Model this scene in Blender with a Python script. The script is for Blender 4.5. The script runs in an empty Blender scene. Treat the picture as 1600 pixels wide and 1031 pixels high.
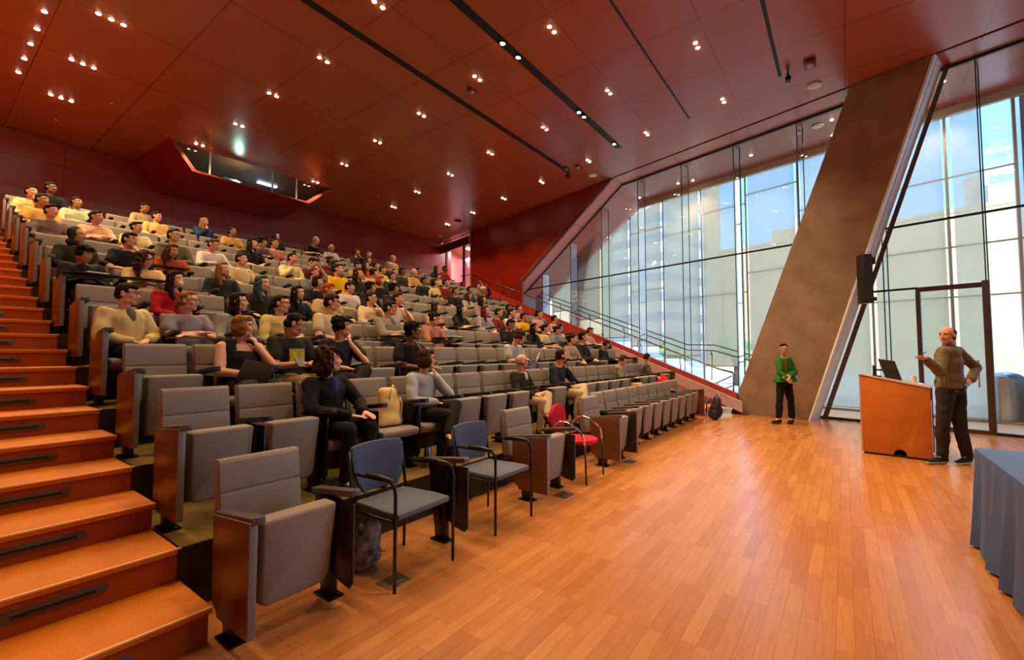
import bpy, bmesh, math, random
import numpy as np
from mathutils import Vector, Matrix, noise
random.seed(7)
C = bpy.context.scene.collection
PI = math.pi
def V3(*a): return Vector(a)

# ---------------------------------------------------------------- camera, world, exposure
# room axes: +X runs along the seat rows (away from the entrance stair), +Y climbs the rake, Z up; metres
sc = bpy.context.scene
cam = bpy.data.cameras.new('camera'); camo = bpy.data.objects.new('camera', cam); C.objects.link(camo)
cam.sensor_width = 36.0; cam.lens = 705.0 / 1600 * 36; cam.clip_end = 500; cam.clip_start = .05
camo.location = (0, 0, 1.5)
camo.rotation_euler = (math.radians(90 + 2.80), 0, math.radians(36.38 - 90))
sc.camera = camo
sc.view_settings.view_transform = 'Standard'; sc.view_settings.look = 'None'
sc.view_settings.gamma = 1; sc.view_settings.use_curve_mapping = False
sc.view_settings.exposure = 0.42

def make_world():
    w = bpy.data.worlds.new('world'); sc.world = w; w.use_nodes = True
    nt = w.node_tree; nt.nodes.clear(); N = nt.nodes.new; L = nt.links.new
    out = N('ShaderNodeOutputWorld'); bg = N('ShaderNodeBackground'); L(bg.outputs[0], out.inputs[0])
    tc = N('ShaderNodeTexCoord'); sep = N('ShaderNodeSeparateXYZ'); L(tc.outputs['Generated'], sep.inputs[0])
    ramp = N('ShaderNodeValToRGB'); L(sep.outputs['Z'], ramp.inputs[0])
    e = ramp.color_ramp.elements
    e[0].position = 0.0; e[0].color = (.50, .72, .98, 1); e[1].position = .75; e[1].color = (.07, .22, .62, 1)
    m = e.new(.22); m.color = (.12, .40, .95, 1)
    mp = N('ShaderNodeMapping'); mp.inputs['Scale'].default_value = (1, 1, 2.4); L(tc.outputs['Generated'], mp.inputs[0])
    nz = N('ShaderNodeTexNoise'); nz.inputs['Scale'].default_value = 2.6; nz.inputs['Detail'].default_value = 8
    nz.inputs['Roughness'].default_value = .58; L(mp.outputs[0], nz.inputs['Vector'])
    cr = N('ShaderNodeValToRGB'); L(nz.outputs[0], cr.inputs[0])
    cr.color_ramp.elements[0].position = .47; cr.color_ramp.elements[1].position = .70
    mix = N('ShaderNodeMixRGB'); L(cr.outputs[0], mix.inputs[0]); L(ramp.outputs[0], mix.inputs[1])
    mix.inputs[2].default_value = (1.0, 1.0, 1.0, 1); L(mix.outputs[0], bg.inputs[0])
    bg.inputs[1].default_value = SKY
SKY = 4.6
make_world()
sun = bpy.data.lights.new('sun', 'SUN'); sun.energy = 5.0; sun.angle = .01; sun.color = (1, .95, .86)
suno = bpy.data.objects.new('sun', sun); C.objects.link(suno)
# high sun behind the auditorium block: it lights the street side and the far buildings, not the hall
suno.rotation_euler = Vector((-.72, -.12, .70)).to_track_quat('Z', 'Y').to_euler()

SPOT_W = 225.0
WARM = (1.0, .66, .34)

# ---------------------------------------------------------------- materials
def s2l(h):
    h = h.lstrip('#'); r = []
    for i in (0, 2, 4):
        c = int(h[i:i+2], 16) / 255; r.append(c / 12.92 if c < .04045 else ((c + .055) / 1.055) ** 2.4)
    return r[0], r[1], r[2], 1.0
def mat(name, col, rough=.6, metal=0, spec=.5, coat=0, noisec=None, nscale=30, bump=0, bscale=200):
    m = bpy.data.materials.new(name); m.use_nodes = True; nt = m.node_tree
    b = nt.nodes['Principled BSDF']
    if isinstance(col, str): col = s2l(col)
    if len(col) == 3: col = tuple(col) + (1,)
    b.inputs['Base Color'].default_value = col; b.inputs['Roughness'].default_value = rough
    b.inputs['Metallic'].default_value = metal; b.inputs['Specular IOR Level'].default_value = spec
    if coat: b.inputs['Coat Weight'].default_value = coat; b.inputs['Coat Roughness'].default_value = .15
    tc = nt.nodes.new('ShaderNodeTexCoord')
    if noisec is not None:
        n = nt.nodes.new('ShaderNodeTexNoise'); n.inputs['Scale'].default_value = nscale; n.inputs['Detail'].default_value = 4
        nt.links.new(tc.outputs['Object'], n.inputs['Vector'])
        r = nt.nodes.new('ShaderNodeValToRGB'); nt.links.new(n.outputs[0], r.inputs[0])
        r.color_ramp.elements[0].position = .35; r.color_ramp.elements[1].position = .65
        if isinstance(noisec, str): noisec = s2l(noisec)
        r.color_ramp.elements[0].color = col; r.color_ramp.elements[1].color = tuple(noisec)[:3] + (1,)
        nt.links.new(r.outputs[0], b.inputs['Base Color'])
    if bump:
        n2 = nt.nodes.new('ShaderNodeTexNoise'); n2.inputs['Scale'].default_value = bscale
        nt.links.new(tc.outputs['Object'], n2.inputs['Vector'])
        bp = nt.nodes.new('ShaderNodeBump'); bp.inputs['Strength'].default_value = bump; bp.inputs['Distance'].default_value = .002
        nt.links.new(n2.outputs[0], bp.inputs['Height']); nt.links.new(bp.outputs[0], b.inputs['Normal'])
    return m
def emis(name, col, s):
    m = bpy.data.materials.new(name); m.use_nodes = True; nt = m.node_tree; nt.nodes.clear()
    o = nt.nodes.new('ShaderNodeOutputMaterial'); e = nt.nodes.new('ShaderNodeEmission')
    e.inputs[0].default_value = tuple(col) + (1,); e.inputs[1].default_value = s; nt.links.new(e.outputs[0], o.inputs[0]); return m
def glassmat(name, tint, gloss=.08, rough=.02):
    m = bpy.data.materials.new(name); m.use_nodes = True; nt = m.node_tree; nt.nodes.clear(); N = nt.nodes.new; L = nt.links.new
    o = N('ShaderNodeOutputMaterial'); t = N('ShaderNodeBsdfTransparent'); g = N('ShaderNodeBsdfGlossy'); mx = N('ShaderNodeMixShader')
    fr = N('ShaderNodeFresnel'); fr.inputs[0].default_value = 1.45
    t.inputs[0].default_value = tuple(tint) + (1,); g.inputs['Roughness'].default_value = rough
    mt = N('ShaderNodeMath'); mt.operation = 'MULTIPLY'; mt.inputs[1].default_value = gloss; L(fr.outputs[0], mt.inputs[0])
    L(mt.outputs[0], mx.inputs[0]); L(t.outputs[0], mx.inputs[1]); L(g.outputs[0], mx.inputs[2]); L(mx.outputs[0], o.inputs[0]); return m
def brickmat(name, c1, c2, mortar, w, h, ms, rough, offset=0., loc=(0, 0, 0), spec=.5, freq=2, axes='xy', grain=None, rvar=0, coat=0):
    m = mat(name, c1, rough, spec=spec, coat=coat); nt = m.node_tree; N = nt.nodes.new; L = nt.links.new
    b = nt.nodes['Principled BSDF']; tc = [n for n in nt.nodes if n.type == 'TEX_COORD'][0]
    src = tc.outputs['Object']
    if axes != 'xy':
        sp = N('ShaderNodeSeparateXYZ'); cb = N('ShaderNodeCombineXYZ'); L(src, sp.inputs[0])
        L(sp.outputs['XYZ'.index(axes[0].upper())], cb.inputs[0]); L(sp.outputs['XYZ'.index(axes[1].upper())], cb.inputs[1]); src = cb.outputs[0]
    mp = N('ShaderNodeMapping'); mp.inputs['Location'].default_value = loc; L(src, mp.inputs[0])
    br = N('ShaderNodeTexBrick'); L(mp.outputs[0], br.inputs['Vector'])
    br.offset = offset; br.offset_frequency = freq; br.squash = 1
    br.inputs['Scale'].default_value = 1; br.inputs['Brick Width'].default_value = w; br.inputs['Row Height'].default_value = h
    br.inputs['Mortar Size'].default_value = ms; br.inputs['Mortar Smooth'].default_value = .1; br.inputs['Bias'].default_value = 0
    for i, c in ((1, c1), (2, c2), (3, mortar)):
        c = s2l(c) if isinstance(c, str) else tuple(c)[:3] + (1,)
        br.inputs[i].default_value = c
    o = br.outputs['Color']
    if grain:
        mp2 = N('ShaderNodeMapping'); mp2.inputs['Scale'].default_value = (1.5, 22, 22); L(src, mp2.inputs[0])
        n = N('ShaderNodeTexNoise'); n.inputs['Scale'].default_value = 3; n.inputs['Detail'].default_value = 5; L(mp2.outputs[0], n.inputs['Vector'])
        mx = N('ShaderNodeMixRGB'); mx.blend_type = 'MULTIPLY'; mx.inputs[0].default_value = grain
        L(o, mx.inputs[1]); L(n.outputs[0], mx.inputs[2]); o = mx.outputs[0]
        ga = N('ShaderNodeBrightContrast'); L(o, ga.inputs[0]); ga.inputs[1].default_value = .0; o = ga.outputs[0]
    L(o, b.inputs['Base Color']); return m
_cm = {}
def cloth(hexc):
    if hexc not in _cm: _cm[hexc] = mat('cloth_' + hexc.strip('#'), hexc, .85, spec=.2, bump=.25, bscale=90)
    return _cm[hexc]
M = {}
M['ceil'] = brickmat('ceiling_panel', (.36, .085, .038), (.375, .089, .040), (.17, .032, .012), 1.6, 1.96, .009, .27, 0, loc=(-7.70, -1.80, 0), spec=.7)
M['redwall'] = brickmat('red_wall_panel', (.23, .013, .004), (.235, .0135, .004), (.19, .011, .004), 2.4, 3.0, .006, .38, 0, axes='xz', spec=.3)
M['backwall'] = brickmat('back_wall_panel', (.26, .030, .012), (.28, .034, .013), (.1, .01, .004), 2.4, 1.6, .008, .30, 0, axes='xz')
M['soffit'] = brickmat('soffit_panel', (.48, .15, .10), (.50, .16, .105), (.25, .07, .045), 1.5, 1.5, .008, .3, 0, axes='yz')
M['wall'] = mat('plain_wall', (.35, .12, .06), .5)
M['floor'] = brickmat('strip_wood_floor', (.58, .245, .076), (.46, .170, .047), (.32, .09, .02), .62, .082, .0012, .24, .37, spec=.8, freq=3, grain=.45)
M['carpet'] = mat('olive_carpet', '#6b5a34', .95, spec=.1, noisec='#8a7440', nscale=140, bump=.5, bscale=500)
M['riserdark'] = mat('dark_riser', '#2c241b', .9, spec=.1, noisec='#3a3024', nscale=120)
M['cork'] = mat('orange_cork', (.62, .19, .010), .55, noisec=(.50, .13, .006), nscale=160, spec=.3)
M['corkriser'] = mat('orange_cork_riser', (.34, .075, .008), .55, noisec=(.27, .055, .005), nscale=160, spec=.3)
M['nosing'] = mat('pale_nosing', (.75, .42, .18), .35)
M['grille'] = mat('step_light_grille', '#5d5450', .5, .5)
M['black'] = mat('black_plastic', '#141314', .45)
M['blacksatin'] = mat('black_satin', '#0c0c0d', .3, .3)
M['slot'] = mat('slot_black', '#070606', .6)
M['fabric'] = mat('grey_fabric', '#807771', .92, spec=.15, noisec='#8f8680', nscale=260, bump=.4, bscale=600)
M['shell'] = mat('brown_shell', '#3e3129', .5)
M['armtop'] = mat('arm_brown', '#4b413c', .35)
M['panel'] = mat('end_panel_wood', (.15, .055, .024), .33, noisec=(.12, .042, .018), nscale=8)
M['paneledge'] = mat('panel_edge_grey', '#6d6a70', .4)
M['darkpanel'] = mat('tablet_dark', '#2a1f1f', .35)
M['steel'] = mat('steel', '#8b8d90', .25, 1)
M['chrome'] = mat('chrome', '#c9c9cc', .12, 1)
M['bluefab'] = mat('slate_blue_fabric', '#46516e', .9, spec=.2, bump=.3)
M['blueseat'] = mat('slate_seat_fabric', '#5b5f70', .9, spec=.2, bump=.3)
M['redfab'] = mat('crimson_fabric', '#a01030', .85, spec=.2, bump=.3)
M['redseat'] = mat('red_fabric', '#c4182c', .85, spec=.2, bump=.3)
M['concrete'] = mat('board_concrete', '#a08a78', .85, noisec='#8b7565', nscale=2.2, bump=.4, bscale=30)
M['concretedaylit'] = mat('daylit_concrete', '#eaf3fa', .5, noisec='#dde8f0', nscale=6)  # concrete with daylight put into the colour as blue-white
M['frame'] = mat('window_frame_grey', '#b3b0a6', .5)
M['darkframe'] = mat('dark_frame', '#2a2426', .4, .3)
M['doorframe'] = mat('door_frame', '#453b3c', .4, .2)
M['glass'] = glassmat('clear_glass', (.93, .97, .95), .75)
M['glassF'] = glassmat('facade_glass', (.90, .95, .94), .5)
M['finedge'] = mat('glass_edge', '#31433f', .2)
M['boothglass'] = glassmat('booth_glass', (.55, .65, .68), 1.0)
M['metalrail'] = mat('rail_steel', '#77706c', .3, .9)
M['redrail'] = mat('red_handrail', '#8a2f26', .35)
M['stringer'] = mat('red_stringer', (.36, .045, .03), .35)
M['mauve'] = mat('mauve_cap', '#b9a2ae', .3)
M['lectern'] = mat('lectern_wood', (.56, .165, .02), .4, noisec=(.50, .14, .016), nscale=5)
M['lecternside'] = mat('lectern_side', '#c89a80', .4)
M['navycloth'] = mat('navy_tablecloth', '#3a5688', .6, spec=.4)
M['paleroof'] = mat('corridor_floor', '#dcc3a6', .35)
M['pinkwall'] = mat('pink_wall', '#d28a80', .4)
M['tan'] = mat('tan_building', '#c9b48e', .9, noisec='#bfa980', nscale=1.2)
M['greyb'] = mat('grey_building', '#a8a6a2', .9)
M['white'] = mat('white_plastic', '#d8d5cf', .4)
M['redmetal'] = mat('red_metal', '#5d1712', .4)
M['tote'] = mat('cream_canvas', '#d8b778', .85, bump=.4, bscale=60)
M['yellowprint'] = mat('yellow_print', '#c9b400', .7, noisec='#8d8a1a', nscale=25)
M['paper'] = mat('paper', '#e8e2d4', .7)
M['plaid'] = None
M['bulb'] = emis('lamp_glow', (1, .82, .55), 60)
M['bulbwarm'] = emis('spot_lens_glow', (1, .78, .42), 25)
M['green'] = emis('green_glow', (.25, 1, .55), 4)
M['greenwhite'] = emis('projector_lens_glow', (.75, 1, .88), 14)
M['steplamp'] = emis('step_lamp', (1, .8, .35), 1.2)
M['leaf'] = mat('tree_leaf', '#5f8a4a', .8, noisec='#86a860', nscale=2)
M['street'] = mat('street_paving', '#b9b4ac', .8, noisec='#a5a19b', nscale=3)
def shade_material():
    m = bpy.data.materials.new('screen_shade'); m.use_nodes = True; nt = m.node_tree; nt.nodes.clear(); N = nt.nodes.new; L = nt.links.new
    o = N('ShaderNodeOutputMaterial'); t = N('ShaderNodeBsdfTransparent'); t.inputs[0].default_value = (1, .96, .88, 1)
    d = N('ShaderNodeBsdfDiffuse'); d.inputs[0].default_value = (.24, .225, .17, 1)
    tl = N('ShaderNodeBsdfTranslucent'); tl.inputs[0].default_value = (.34, .305, .215, 1)
    a = N('ShaderNodeAddShader'); L(d.outputs[0], a.inputs[0]); L(tl.outputs[0], a.inputs[1])
    mx = N('ShaderNodeMixShader'); mx.inputs[0].default_value = .84
    L(t.outputs[0], mx.inputs[1]); L(a.outputs[0], mx.inputs[2]); L(mx.outputs[0], o.inputs[0]); return m
M['shade'] = shade_material()

# ---------------------------------------------------------------- mesh helpers
class MB:
    def __init__(s): s.v = []; s.f = []; s.m = []
    def add(s, vs, fs, mi=0, mx=None):
        o = len(s.v)
        for p in vs: s.v.append(tuple(mx @ Vector(p)) if mx is not None else tuple(p))
        for f in fs: s.f.append([i + o for i in f]); s.m.append(mi)
    def box(s, a, b, mi=0, mx=None):
        x0, y0, z0 = a; x1, y1, z1 = b
        s.add([(x0,y0,z0),(x1,y0,z0),(x1,y1,z0),(x0,y1,z0),(x0,y0,z1),(x1,y0,z1),(x1,y1,z1),(x0,y1,z1)],
              [(3,2,1,0),(4,5,6,7),(0,1,5,4),(1,2,6,5),(2,3,7,6),(3,0,4,7)], mi, mx)
    def hexa(s, lo, hi, mi=0):            # two quads, same winding
        s.add(list(lo) + list(hi), [(3,2,1,0),(4,5,6,7),(0,1,5,4),(1,2,6,5),(2,3,7,6),(3,0,4,7)], mi)
    def prism(s, poly, x0, x1, mi=0, axis='x', mx=None):   # poly in the other two axes
        n = len(poly)
        def P(u, p):
            return (u, p[0], p[1]) if axis == 'x' else ((p[0], u, p[1]) if axis == 'y' else (p[0], p[1], u))
        s.add([P(x0, p) for p in poly] + [P(x1, p) for p in poly],
              [tuple(range(n))[::-1], tuple(range(n, 2*n))] + [(i, (i+1) % n, n+(i+1) % n, n+i) for i in range(n)], mi, mx)
    def loft(s, rings, mi=0, n=14, cap=True):  # ring: (center, axisx*rx, axisy*ry)
        o = len(s.v); k = len(rings)
        for c, ax, ay in rings:
            for i in range(n):
                t = 2*PI*i/n; s.v.append(tuple(c + ax*math.cos(t) + ay*math.sin(t)))
        for j in range(k-1):
            for i in range(n):
                a = o+j*n+i; b = o+j*n+(i+1) % n; s.f.append([a, b, b+n, a+n]); s.m.append(mi)
        if cap:
            s.f.append([o+i for i in range(n)][::-1]); s.m.append(mi)
            s.f.append([o+(k-1)*n+i for i in range(n)]); s.m.append(mi)
    def caps(s, p0, r0, p1, r1, mi=0, n=12):
        p0 = Vector(p0); p1 = Vector(p1); d = p1-p0; L = d.length
        if L < 1e-6: d = Vector((0,0,1)); L = 1e-6
        d = d/L; up = Vector((0,0,1)) if abs(d.z) < .9 else Vector((1,0,0)); ax = d.cross(up).normalized(); ay = d.cross(ax)
        R = []
        for a in (85, 60, 30, 0): c = math.cos(math.radians(a)); q = math.sin(math.radians(a)); R.append((p0-d*r0*q, ax*r0*c, ay*r0*c))
        for a in (0, 30, 60, 85): c = math.cos(math.radians(a)); q = math.sin(math.radians(a)); R.append((p1+d*r1*q, ax*r1*c, ay*r1*c))
        s.loft(R, mi, n)
    def tube(s, pts, r, mi=0, n=8):
        pts = [Vector(p) for p in pts]; R = []; prev = None
        for i, p in enumerate(pts):
            d = (pts[min(i+1, len(pts)-1)] - pts[max(i-1, 0)]).normalized()
            if prev is None:
                up = Vector((0,0,1)) if abs(d.z) < .9 else Vector((1,0,0)); ax = d.cross(up).normalized()
            else: ax = (prev - d*prev.dot(d)).normalized()
            prev = ax; ay = d.cross(ax); R.append((p, ax*r, ay*r))
        s.loft(R, mi, n)
    def ell(s, c, r, mi=0, mx=None, nu=14, nv=9):
        vs = []; fs = []
        for j in range(1, nv):
            ph = PI*j/nv
            for i in range(nu):
                t = 2*PI*i/nu; vs.append((c[0]+r[0]*math.sin(ph)*math.cos(t), c[1]+r[1]*math.sin(ph)*math.sin(t), c[2]+r[2]*math.cos(ph)))
        a = len(vs); vs.append((c[0], c[1], c[2]+r[2])); vs.append((c[0], c[1], c[2]-r[2]))
        for j in range(nv-2):
            for i in range(nu):
                p = j*nu+i; q = j*nu+(i+1) % nu; fs.append((p, p+nu, q+nu, q))
        for i in range(nu):
            fs.append((a, i, (i+1) % nu)); l = (nv-2)*nu; fs.append((a+1, l+(i+1) % nu, l+i))
        s.add(vs, fs, mi, mx)
    def disc(s, c, r, mi=0, n=16, down=True, h=.01):
        s.prism([(c[0]+r*math.cos(2*PI*i/n), c[1]+r*math.sin(2*PI*i/n)) for i in range(n)], c[2]-h, c[2], mi, 'z')
    def mesh(s, name, mats, bevel=0, smooth=False, seg=2):
        me = bpy.data.meshes.new(name); me.from_pydata(s.v, [], s.f)
        if not isinstance(mats, (list, tuple)): mats = [mats]
        for m in mats: me.materials.append(m)
        me.polygons.foreach_set('material_index', s.m)
        bm = bmesh.new(); bm.from_mesh(me); bmesh.ops.recalc_face_normals(bm, faces=bm.faces)
        if bevel:
            es = [e for e in bm.edges if len(e.link_faces) == 2 and e.calc_face_angle(0) > math.radians(28)]
            bmesh.ops.bevel(bm, geom=es, offset=bevel, segments=seg, profile=.5, affect='EDGES', clamp_overlap=True)
        bm.to_mesh(me); bm.free()
        if smooth or bevel:
            me.polygons.foreach_set('use_smooth', [True]*len(me.polygons))
            if bevel or smooth == 'auto':
                me.set_sharp_from_angle(angle=math.radians(38))
        me.update(); return me
def ob(name, me, parent=None, loc=None, rz=None, scale=None, mx=None):
    o = bpy.data.objects.new(name, me); C.objects.link(o)
    if parent is not None: o.parent = parent
    if loc is not None: o.location = loc
    if rz is not None: o.rotation_euler = (0, 0, rz)
    if scale is not None: o.scale = (scale,)*3
    if mx is not None: o.matrix_local = mx
    return o
def build(name, mb, mats, parent=None, bevel=0, smooth=False, **k): return ob(name, mb.mesh(name, mats, bevel, smooth), parent, **k)
def tag(o, label=None, cat=None, group=None, kind=None):
    if label: o['label'] = label
    if cat: o['category'] = cat
    if group: o['group'] = group
    if kind: o['kind'] = kind
    return o
def empty(name, loc=(0,0,0), rz=0, **k):
    o = bpy.data.objects.new(name, None); C.objects.link(o); o.location = loc; o.rotation_euler = (0,0,rz); o.empty_display_size = .1
    return tag(o, **k)
def struct(name, mb, mats, label=None, **k):
    return tag(build(name, mb, mats, **k), kind='structure', label=label)
ORD = ['zeroth','first','second','third','fourth','fifth','sixth','seventh','eighth','ninth','tenth','eleventh','twelfth','thirteenth','fourteenth','fifteenth','sixteenth','seventeenth','eighteenth','nineteenth','twentieth','twenty-first','twenty-second','twenty-third','twenty-fourth','twenty-fifth']

# ---------------------------------------------------------------- room geometry
K = .28                        # glass walls run at X = a + K*Y
CZ = 7.05                      # ceiling height
AS, AG, AF = 11.62, 12.40, 14.55     # slot/column plane, inner glass, outer facade
BACK = 16.5
def PL(a, y, z): return (a + K*y, y, z)
def floor_z(k): return 0 if k == 1 else .37 + .33*(k-2)
def row_y(k): return 2.62 + .91*(k-1)
def row_end(k): return 10.80 + .255*(k-1)
NR = 12
def nose(n): return 2.67 + .455*(n-1), (.185*n if n <= 2 else .37 + .165*(n-2))

# floor
mb = MB(); mb.hexa([(-.6,-11,-.2), (AG-11*K,-11,-.2), (AG+3.4*K,3.4,-.2), (-.6,3.4,-.2)], [(-.6,-11,0), (AG-11*K,-11,0), (AG+3.4*K,3.4,0), (-.6,3.4,0)])
struct('floor', mb, M['floor'])
mb = MB(); mb.hexa([PL(AG,-11,-.2), PL(AF+.6,-11,-.2), PL(AF+.6,BACK,-.2), PL(AG,BACK,-.2)], [PL(AG,-11,-.004), PL(AF+.6,-11,-.004), PL(AF+.6,BACK,-.004), PL(AG,BACK,-.004)])
struct('floor_corridor', mb, M['paleroof'])
# seating terraces (stepped carpet)
mb = MB()
for k in range(2, NR+1):
    y0 = nose(2*(k-1))[0]; y1 = y0 + .91 if k < NR else BACK; z = floor_z(k); zp = floor_z(k-1)
    xr0 = AS + K*y0 - .1; xr1 = AS + K*y1 - .1
    if k == NR: xr1 = 20.5; xr0 = 14.6
    e0 = row_end(k) + (.15 if k < NR else 4)
    mb.hexa([(1.0,y0,-.1),(e0,y0,-.1),(e0 if k < NR else 20.5,y1,-.1),(1.0,y1,-.1)], [(1.0,y0,z-.004),(e0,y0,z-.004),(e0 if k < NR else 20.5,y1,z-.004),(1.0,y1,z-.004)], 1)
    mb.hexa([(1.0,y0+.005,z-.02),(e0,y0+.005,z-.02),(e0 if k < NR else 20.5,y1,z-.02),(1.0,y1,z-.02)], [(1.0,y0+.005,z),(e0,y0+.005,z),(e0 if k < NR else 20.5,y1,z),(1.0,y1,z)], 0)
struct('seating_terraces', mb, [M['carpet'], M['riserdark']])
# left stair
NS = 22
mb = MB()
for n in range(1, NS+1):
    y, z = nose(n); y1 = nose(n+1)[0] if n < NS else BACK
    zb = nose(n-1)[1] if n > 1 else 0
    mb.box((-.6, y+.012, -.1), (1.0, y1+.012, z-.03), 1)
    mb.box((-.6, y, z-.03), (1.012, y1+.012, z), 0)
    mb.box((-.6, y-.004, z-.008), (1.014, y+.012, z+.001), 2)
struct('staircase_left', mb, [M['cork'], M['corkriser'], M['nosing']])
sl = None
for n in range(1, 20):
    y, z = nose(n); zm = z - .095
    if sl is None:
        g = MB()
        pl = [(.32,zm-.028),(.68,zm-.028),(.70,zm),(.68,zm+.028),(.32,zm+.028),(.30,zm)]
        pl = [(a-.5, b-zm) for a, b in pl]
        g.prism(pl, -.006, .012, 0, 'y'); me_g = g.mesh('step_light', M['grille'], .004)
        g = MB(); g.box((-.15,-.010,-.007),(.15,-.004,.007), 0); me_s = g.mesh('slot', M['slot'])
    r = ob('step_light', me_g, loc=(.5, y+.012, zm)); ob('light_slot', me_s, r)
    tag(r, f'long grey recessed step light in the {ORD[n]} riser of the left stair', 'step light', 'step lights of the left stair')
# right aisle stair + stringer
mb = MB()
for n in range(1, NS+1):
    y, z = nose(n); y1 = nose(n+1)[0] if n < NS else 13.9
    e = row_end(max(1, min(NR, 1+(n+1)//2))) + .15
    mb.hexa([(e,y,-.1), PL(AS-.12,y,-.1), PL(AS-.12,y1,-.1), (e,y1,-.1)], [(e,y,z-.02), PL(AS-.12,y,z-.02), PL(AS-.12,y1,z-.02), (e,y1,z-.02)], 1)
    mb.hexa([(e,y-.004,z-.02), PL(AS-.12,y-.004,z-.02), PL(AS-.12,y1,z-.02), (e,y1,z-.02)], [(e,y-.004,z), PL(AS-.12,y-.004,z), PL(AS-.12,y1,z), (e,y1,z)], 0)
struct('staircase_right', mb, [M['cork'], M['stringer']])
def sloped(a0, a1, y0, y1, z0lo, z0hi, z1lo, z1hi, mbx, mi=0):
    mbx.hexa([PL(a0,y0,z0lo), PL(a1,y0,z0lo), PL(a1,y1,z1lo), PL(a0,y1,z1lo)], [PL(a0,y0,z0hi), PL(a1,y0,z0hi), PL(a1,y1,z1hi), PL(a0,y1,z1hi)], mi)
mb = MB(); sl_ = .363
sloped(AS-.10, AS+.04, 2.15, 13.4, .10, .50, .10+11.25*sl_, .50+11.25*sl_, mb, 0)
sloped(AS-.24, AS-.10, 2.0, 6.2, .06, .31, .06+4.2*sl_, .31+4.2*sl_, mb, 1)
sloped(AS-.16, AS-.10, 6.2, 13.4, .06+4.2*sl_, .31+4.2*sl_, .06+11.4*sl_, .31+11.4*sl_, mb, 0)
struct('trim_stair_stringer', mb, [M['stringer'], M['mauve']])
# the second, outer flight behind the stringer: red solid blocks and its stringer
mb = MB()
for n in range(1, 20):
    y, z = nose(n); y -= .1; z1 = z*.92
    mb.hexa([PL(AG+.55,y,-.1), PL(AG+1.7,y,-.1), PL(AG+1.7,y+.46,-.1), PL(AG+.55,y+.46,-.1)], [PL(AG+.55,y,z1), PL(AG+1.7,y,z1), PL(AG+1.7,y+.46,z1), PL(AG+.55,y+.46,z1)], 0)
struct('staircase_outer', mb, M['stringer'])

# ceiling with a raised slot line, booth cut; simple slab
mb = MB()
mb.hexa([(-.6,-11,CZ), (AS-11*K,-11,CZ), PL(AS,BACK,CZ), (-.6,BACK,CZ)], [(-.6,-11,CZ+.2), (AS-11*K,-11,CZ+.2), PL(AS,BACK,CZ+.2), (-.6,BACK,CZ+.2)])
mb.hexa([PL(AS+.09,-11,CZ), PL(AF+.2,-11,CZ), PL(AF+.2,BACK+3,CZ), PL(AS+.09,BACK+3,CZ)], [PL(AS+.09,-11,CZ+.2), PL(AF+.2,-11,CZ+.2), PL(AF+.2,BACK+3,CZ+.2), PL(AS+.09,BACK+3,CZ+.2)])
struct('ceiling', mb, M['ceil'])
mb = MB(); mb.hexa([PL(AS-.02,-11,CZ+.05), PL(AS+.11,-11,CZ+.05), PL(AS+.11,BACK,CZ+.05), PL(AS-.02,BACK,CZ+.05)], [PL(AS-.02,-11,CZ+.22), PL(AS+.11,-11,CZ+.22), PL(AS+.11,BACK,CZ+.22), PL(AS-.02,BACK,CZ+.22)])
struct('trim_ceiling_slot', mb, M['slot'])
# walls
mb = MB(); mb.box((-.6, BACK, 0), (17.0, BACK+.2, CZ)); struct('wall_back', mb, M['backwall'])
mb = MB(); mb.box((-.6, BACK-.03, 5.38), (16.3, BACK, 5.58)); struct('trim_back_sheen', mb, mat('mauve_sheen', '#9a5f66', .35))  # mauve strip paints in the band of sheen on the back wall
mb = MB(); mb.box((-.6, BACK-.05, CZ-.09), (3.8, BACK, CZ-.05)); mb.box((9.0, BACK-.05, CZ-.09), (17.0, BACK, CZ-.05)); struct('trim_back_top', mb, mat('cove_edge', '#8a3526', .3))
mb = MB(); mb.box((-.8, -11, 0), (-.6, BACK, CZ)); struct('wall_left', mb, M['wall'])
mb = MB(); mb.box((-.8, -11.2, 0), (AG-11*K+2.4, -11, CZ)); struct('wall_front', mb, M['wall'])
# right side wall in the slot plane: polygon (y,z) above the stair, from the sloping soffit edge back
SY0, SY1 = 5.80, 10.9         # soffit starts at the ceiling / meets the stair
def slopez(y): return CZ - (y-SY0)*.635
poly = [(SY0, CZ), (13.75, CZ), (13.75, 3.9), (10.2, 2.9), (10.2, slopez(10.2))]
mb = MB(); n = len(poly)
mb.add([PL(AS,y,z) for y, z in poly] + [PL(AS+.12,y,z) for y, z in poly], [tuple(range(n))[::-1], tuple(range(n, 2*n))] + [(i,(i+1) % n,n+(i+1) % n,n+i) for i in range(n)])
struct('wall_right', mb, M['redwall'])
mb = MB(); mb.hexa([PL(AS,SY0,CZ), PL(AF+.1,SY0,CZ), PL(AF+.1,SY1,slopez(SY1)), PL(AS,SY1,slopez(SY1))][::1], [PL(AS,SY0+.25,CZ), PL(AF+.1,SY0+.25,CZ), PL(AF+.1,SY1+.25,slopez(SY1)+.02), PL(AS,SY1+.25,slopez(SY1)+.02)])
struct('ceiling_sloping_soffit', mb, M['soffit'])
mb = MB(); mb.hexa([PL(AS+.12,10.9,0), PL(AF+.1,10.9,0), PL(AF+.1,11.1,0), PL(AS+.12,11.1,0)], [PL(AS+.12,10.9,slopez(10.9)+.1), PL(AF+.1,10.9,slopez(10.9)+.1), PL(AF+.1,11.1,slopez(10.9)+.1), PL(AS+.12,11.1,slopez(10.9)+.1)])
struct('wall_stair_end', mb, M['greyb'])
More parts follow.
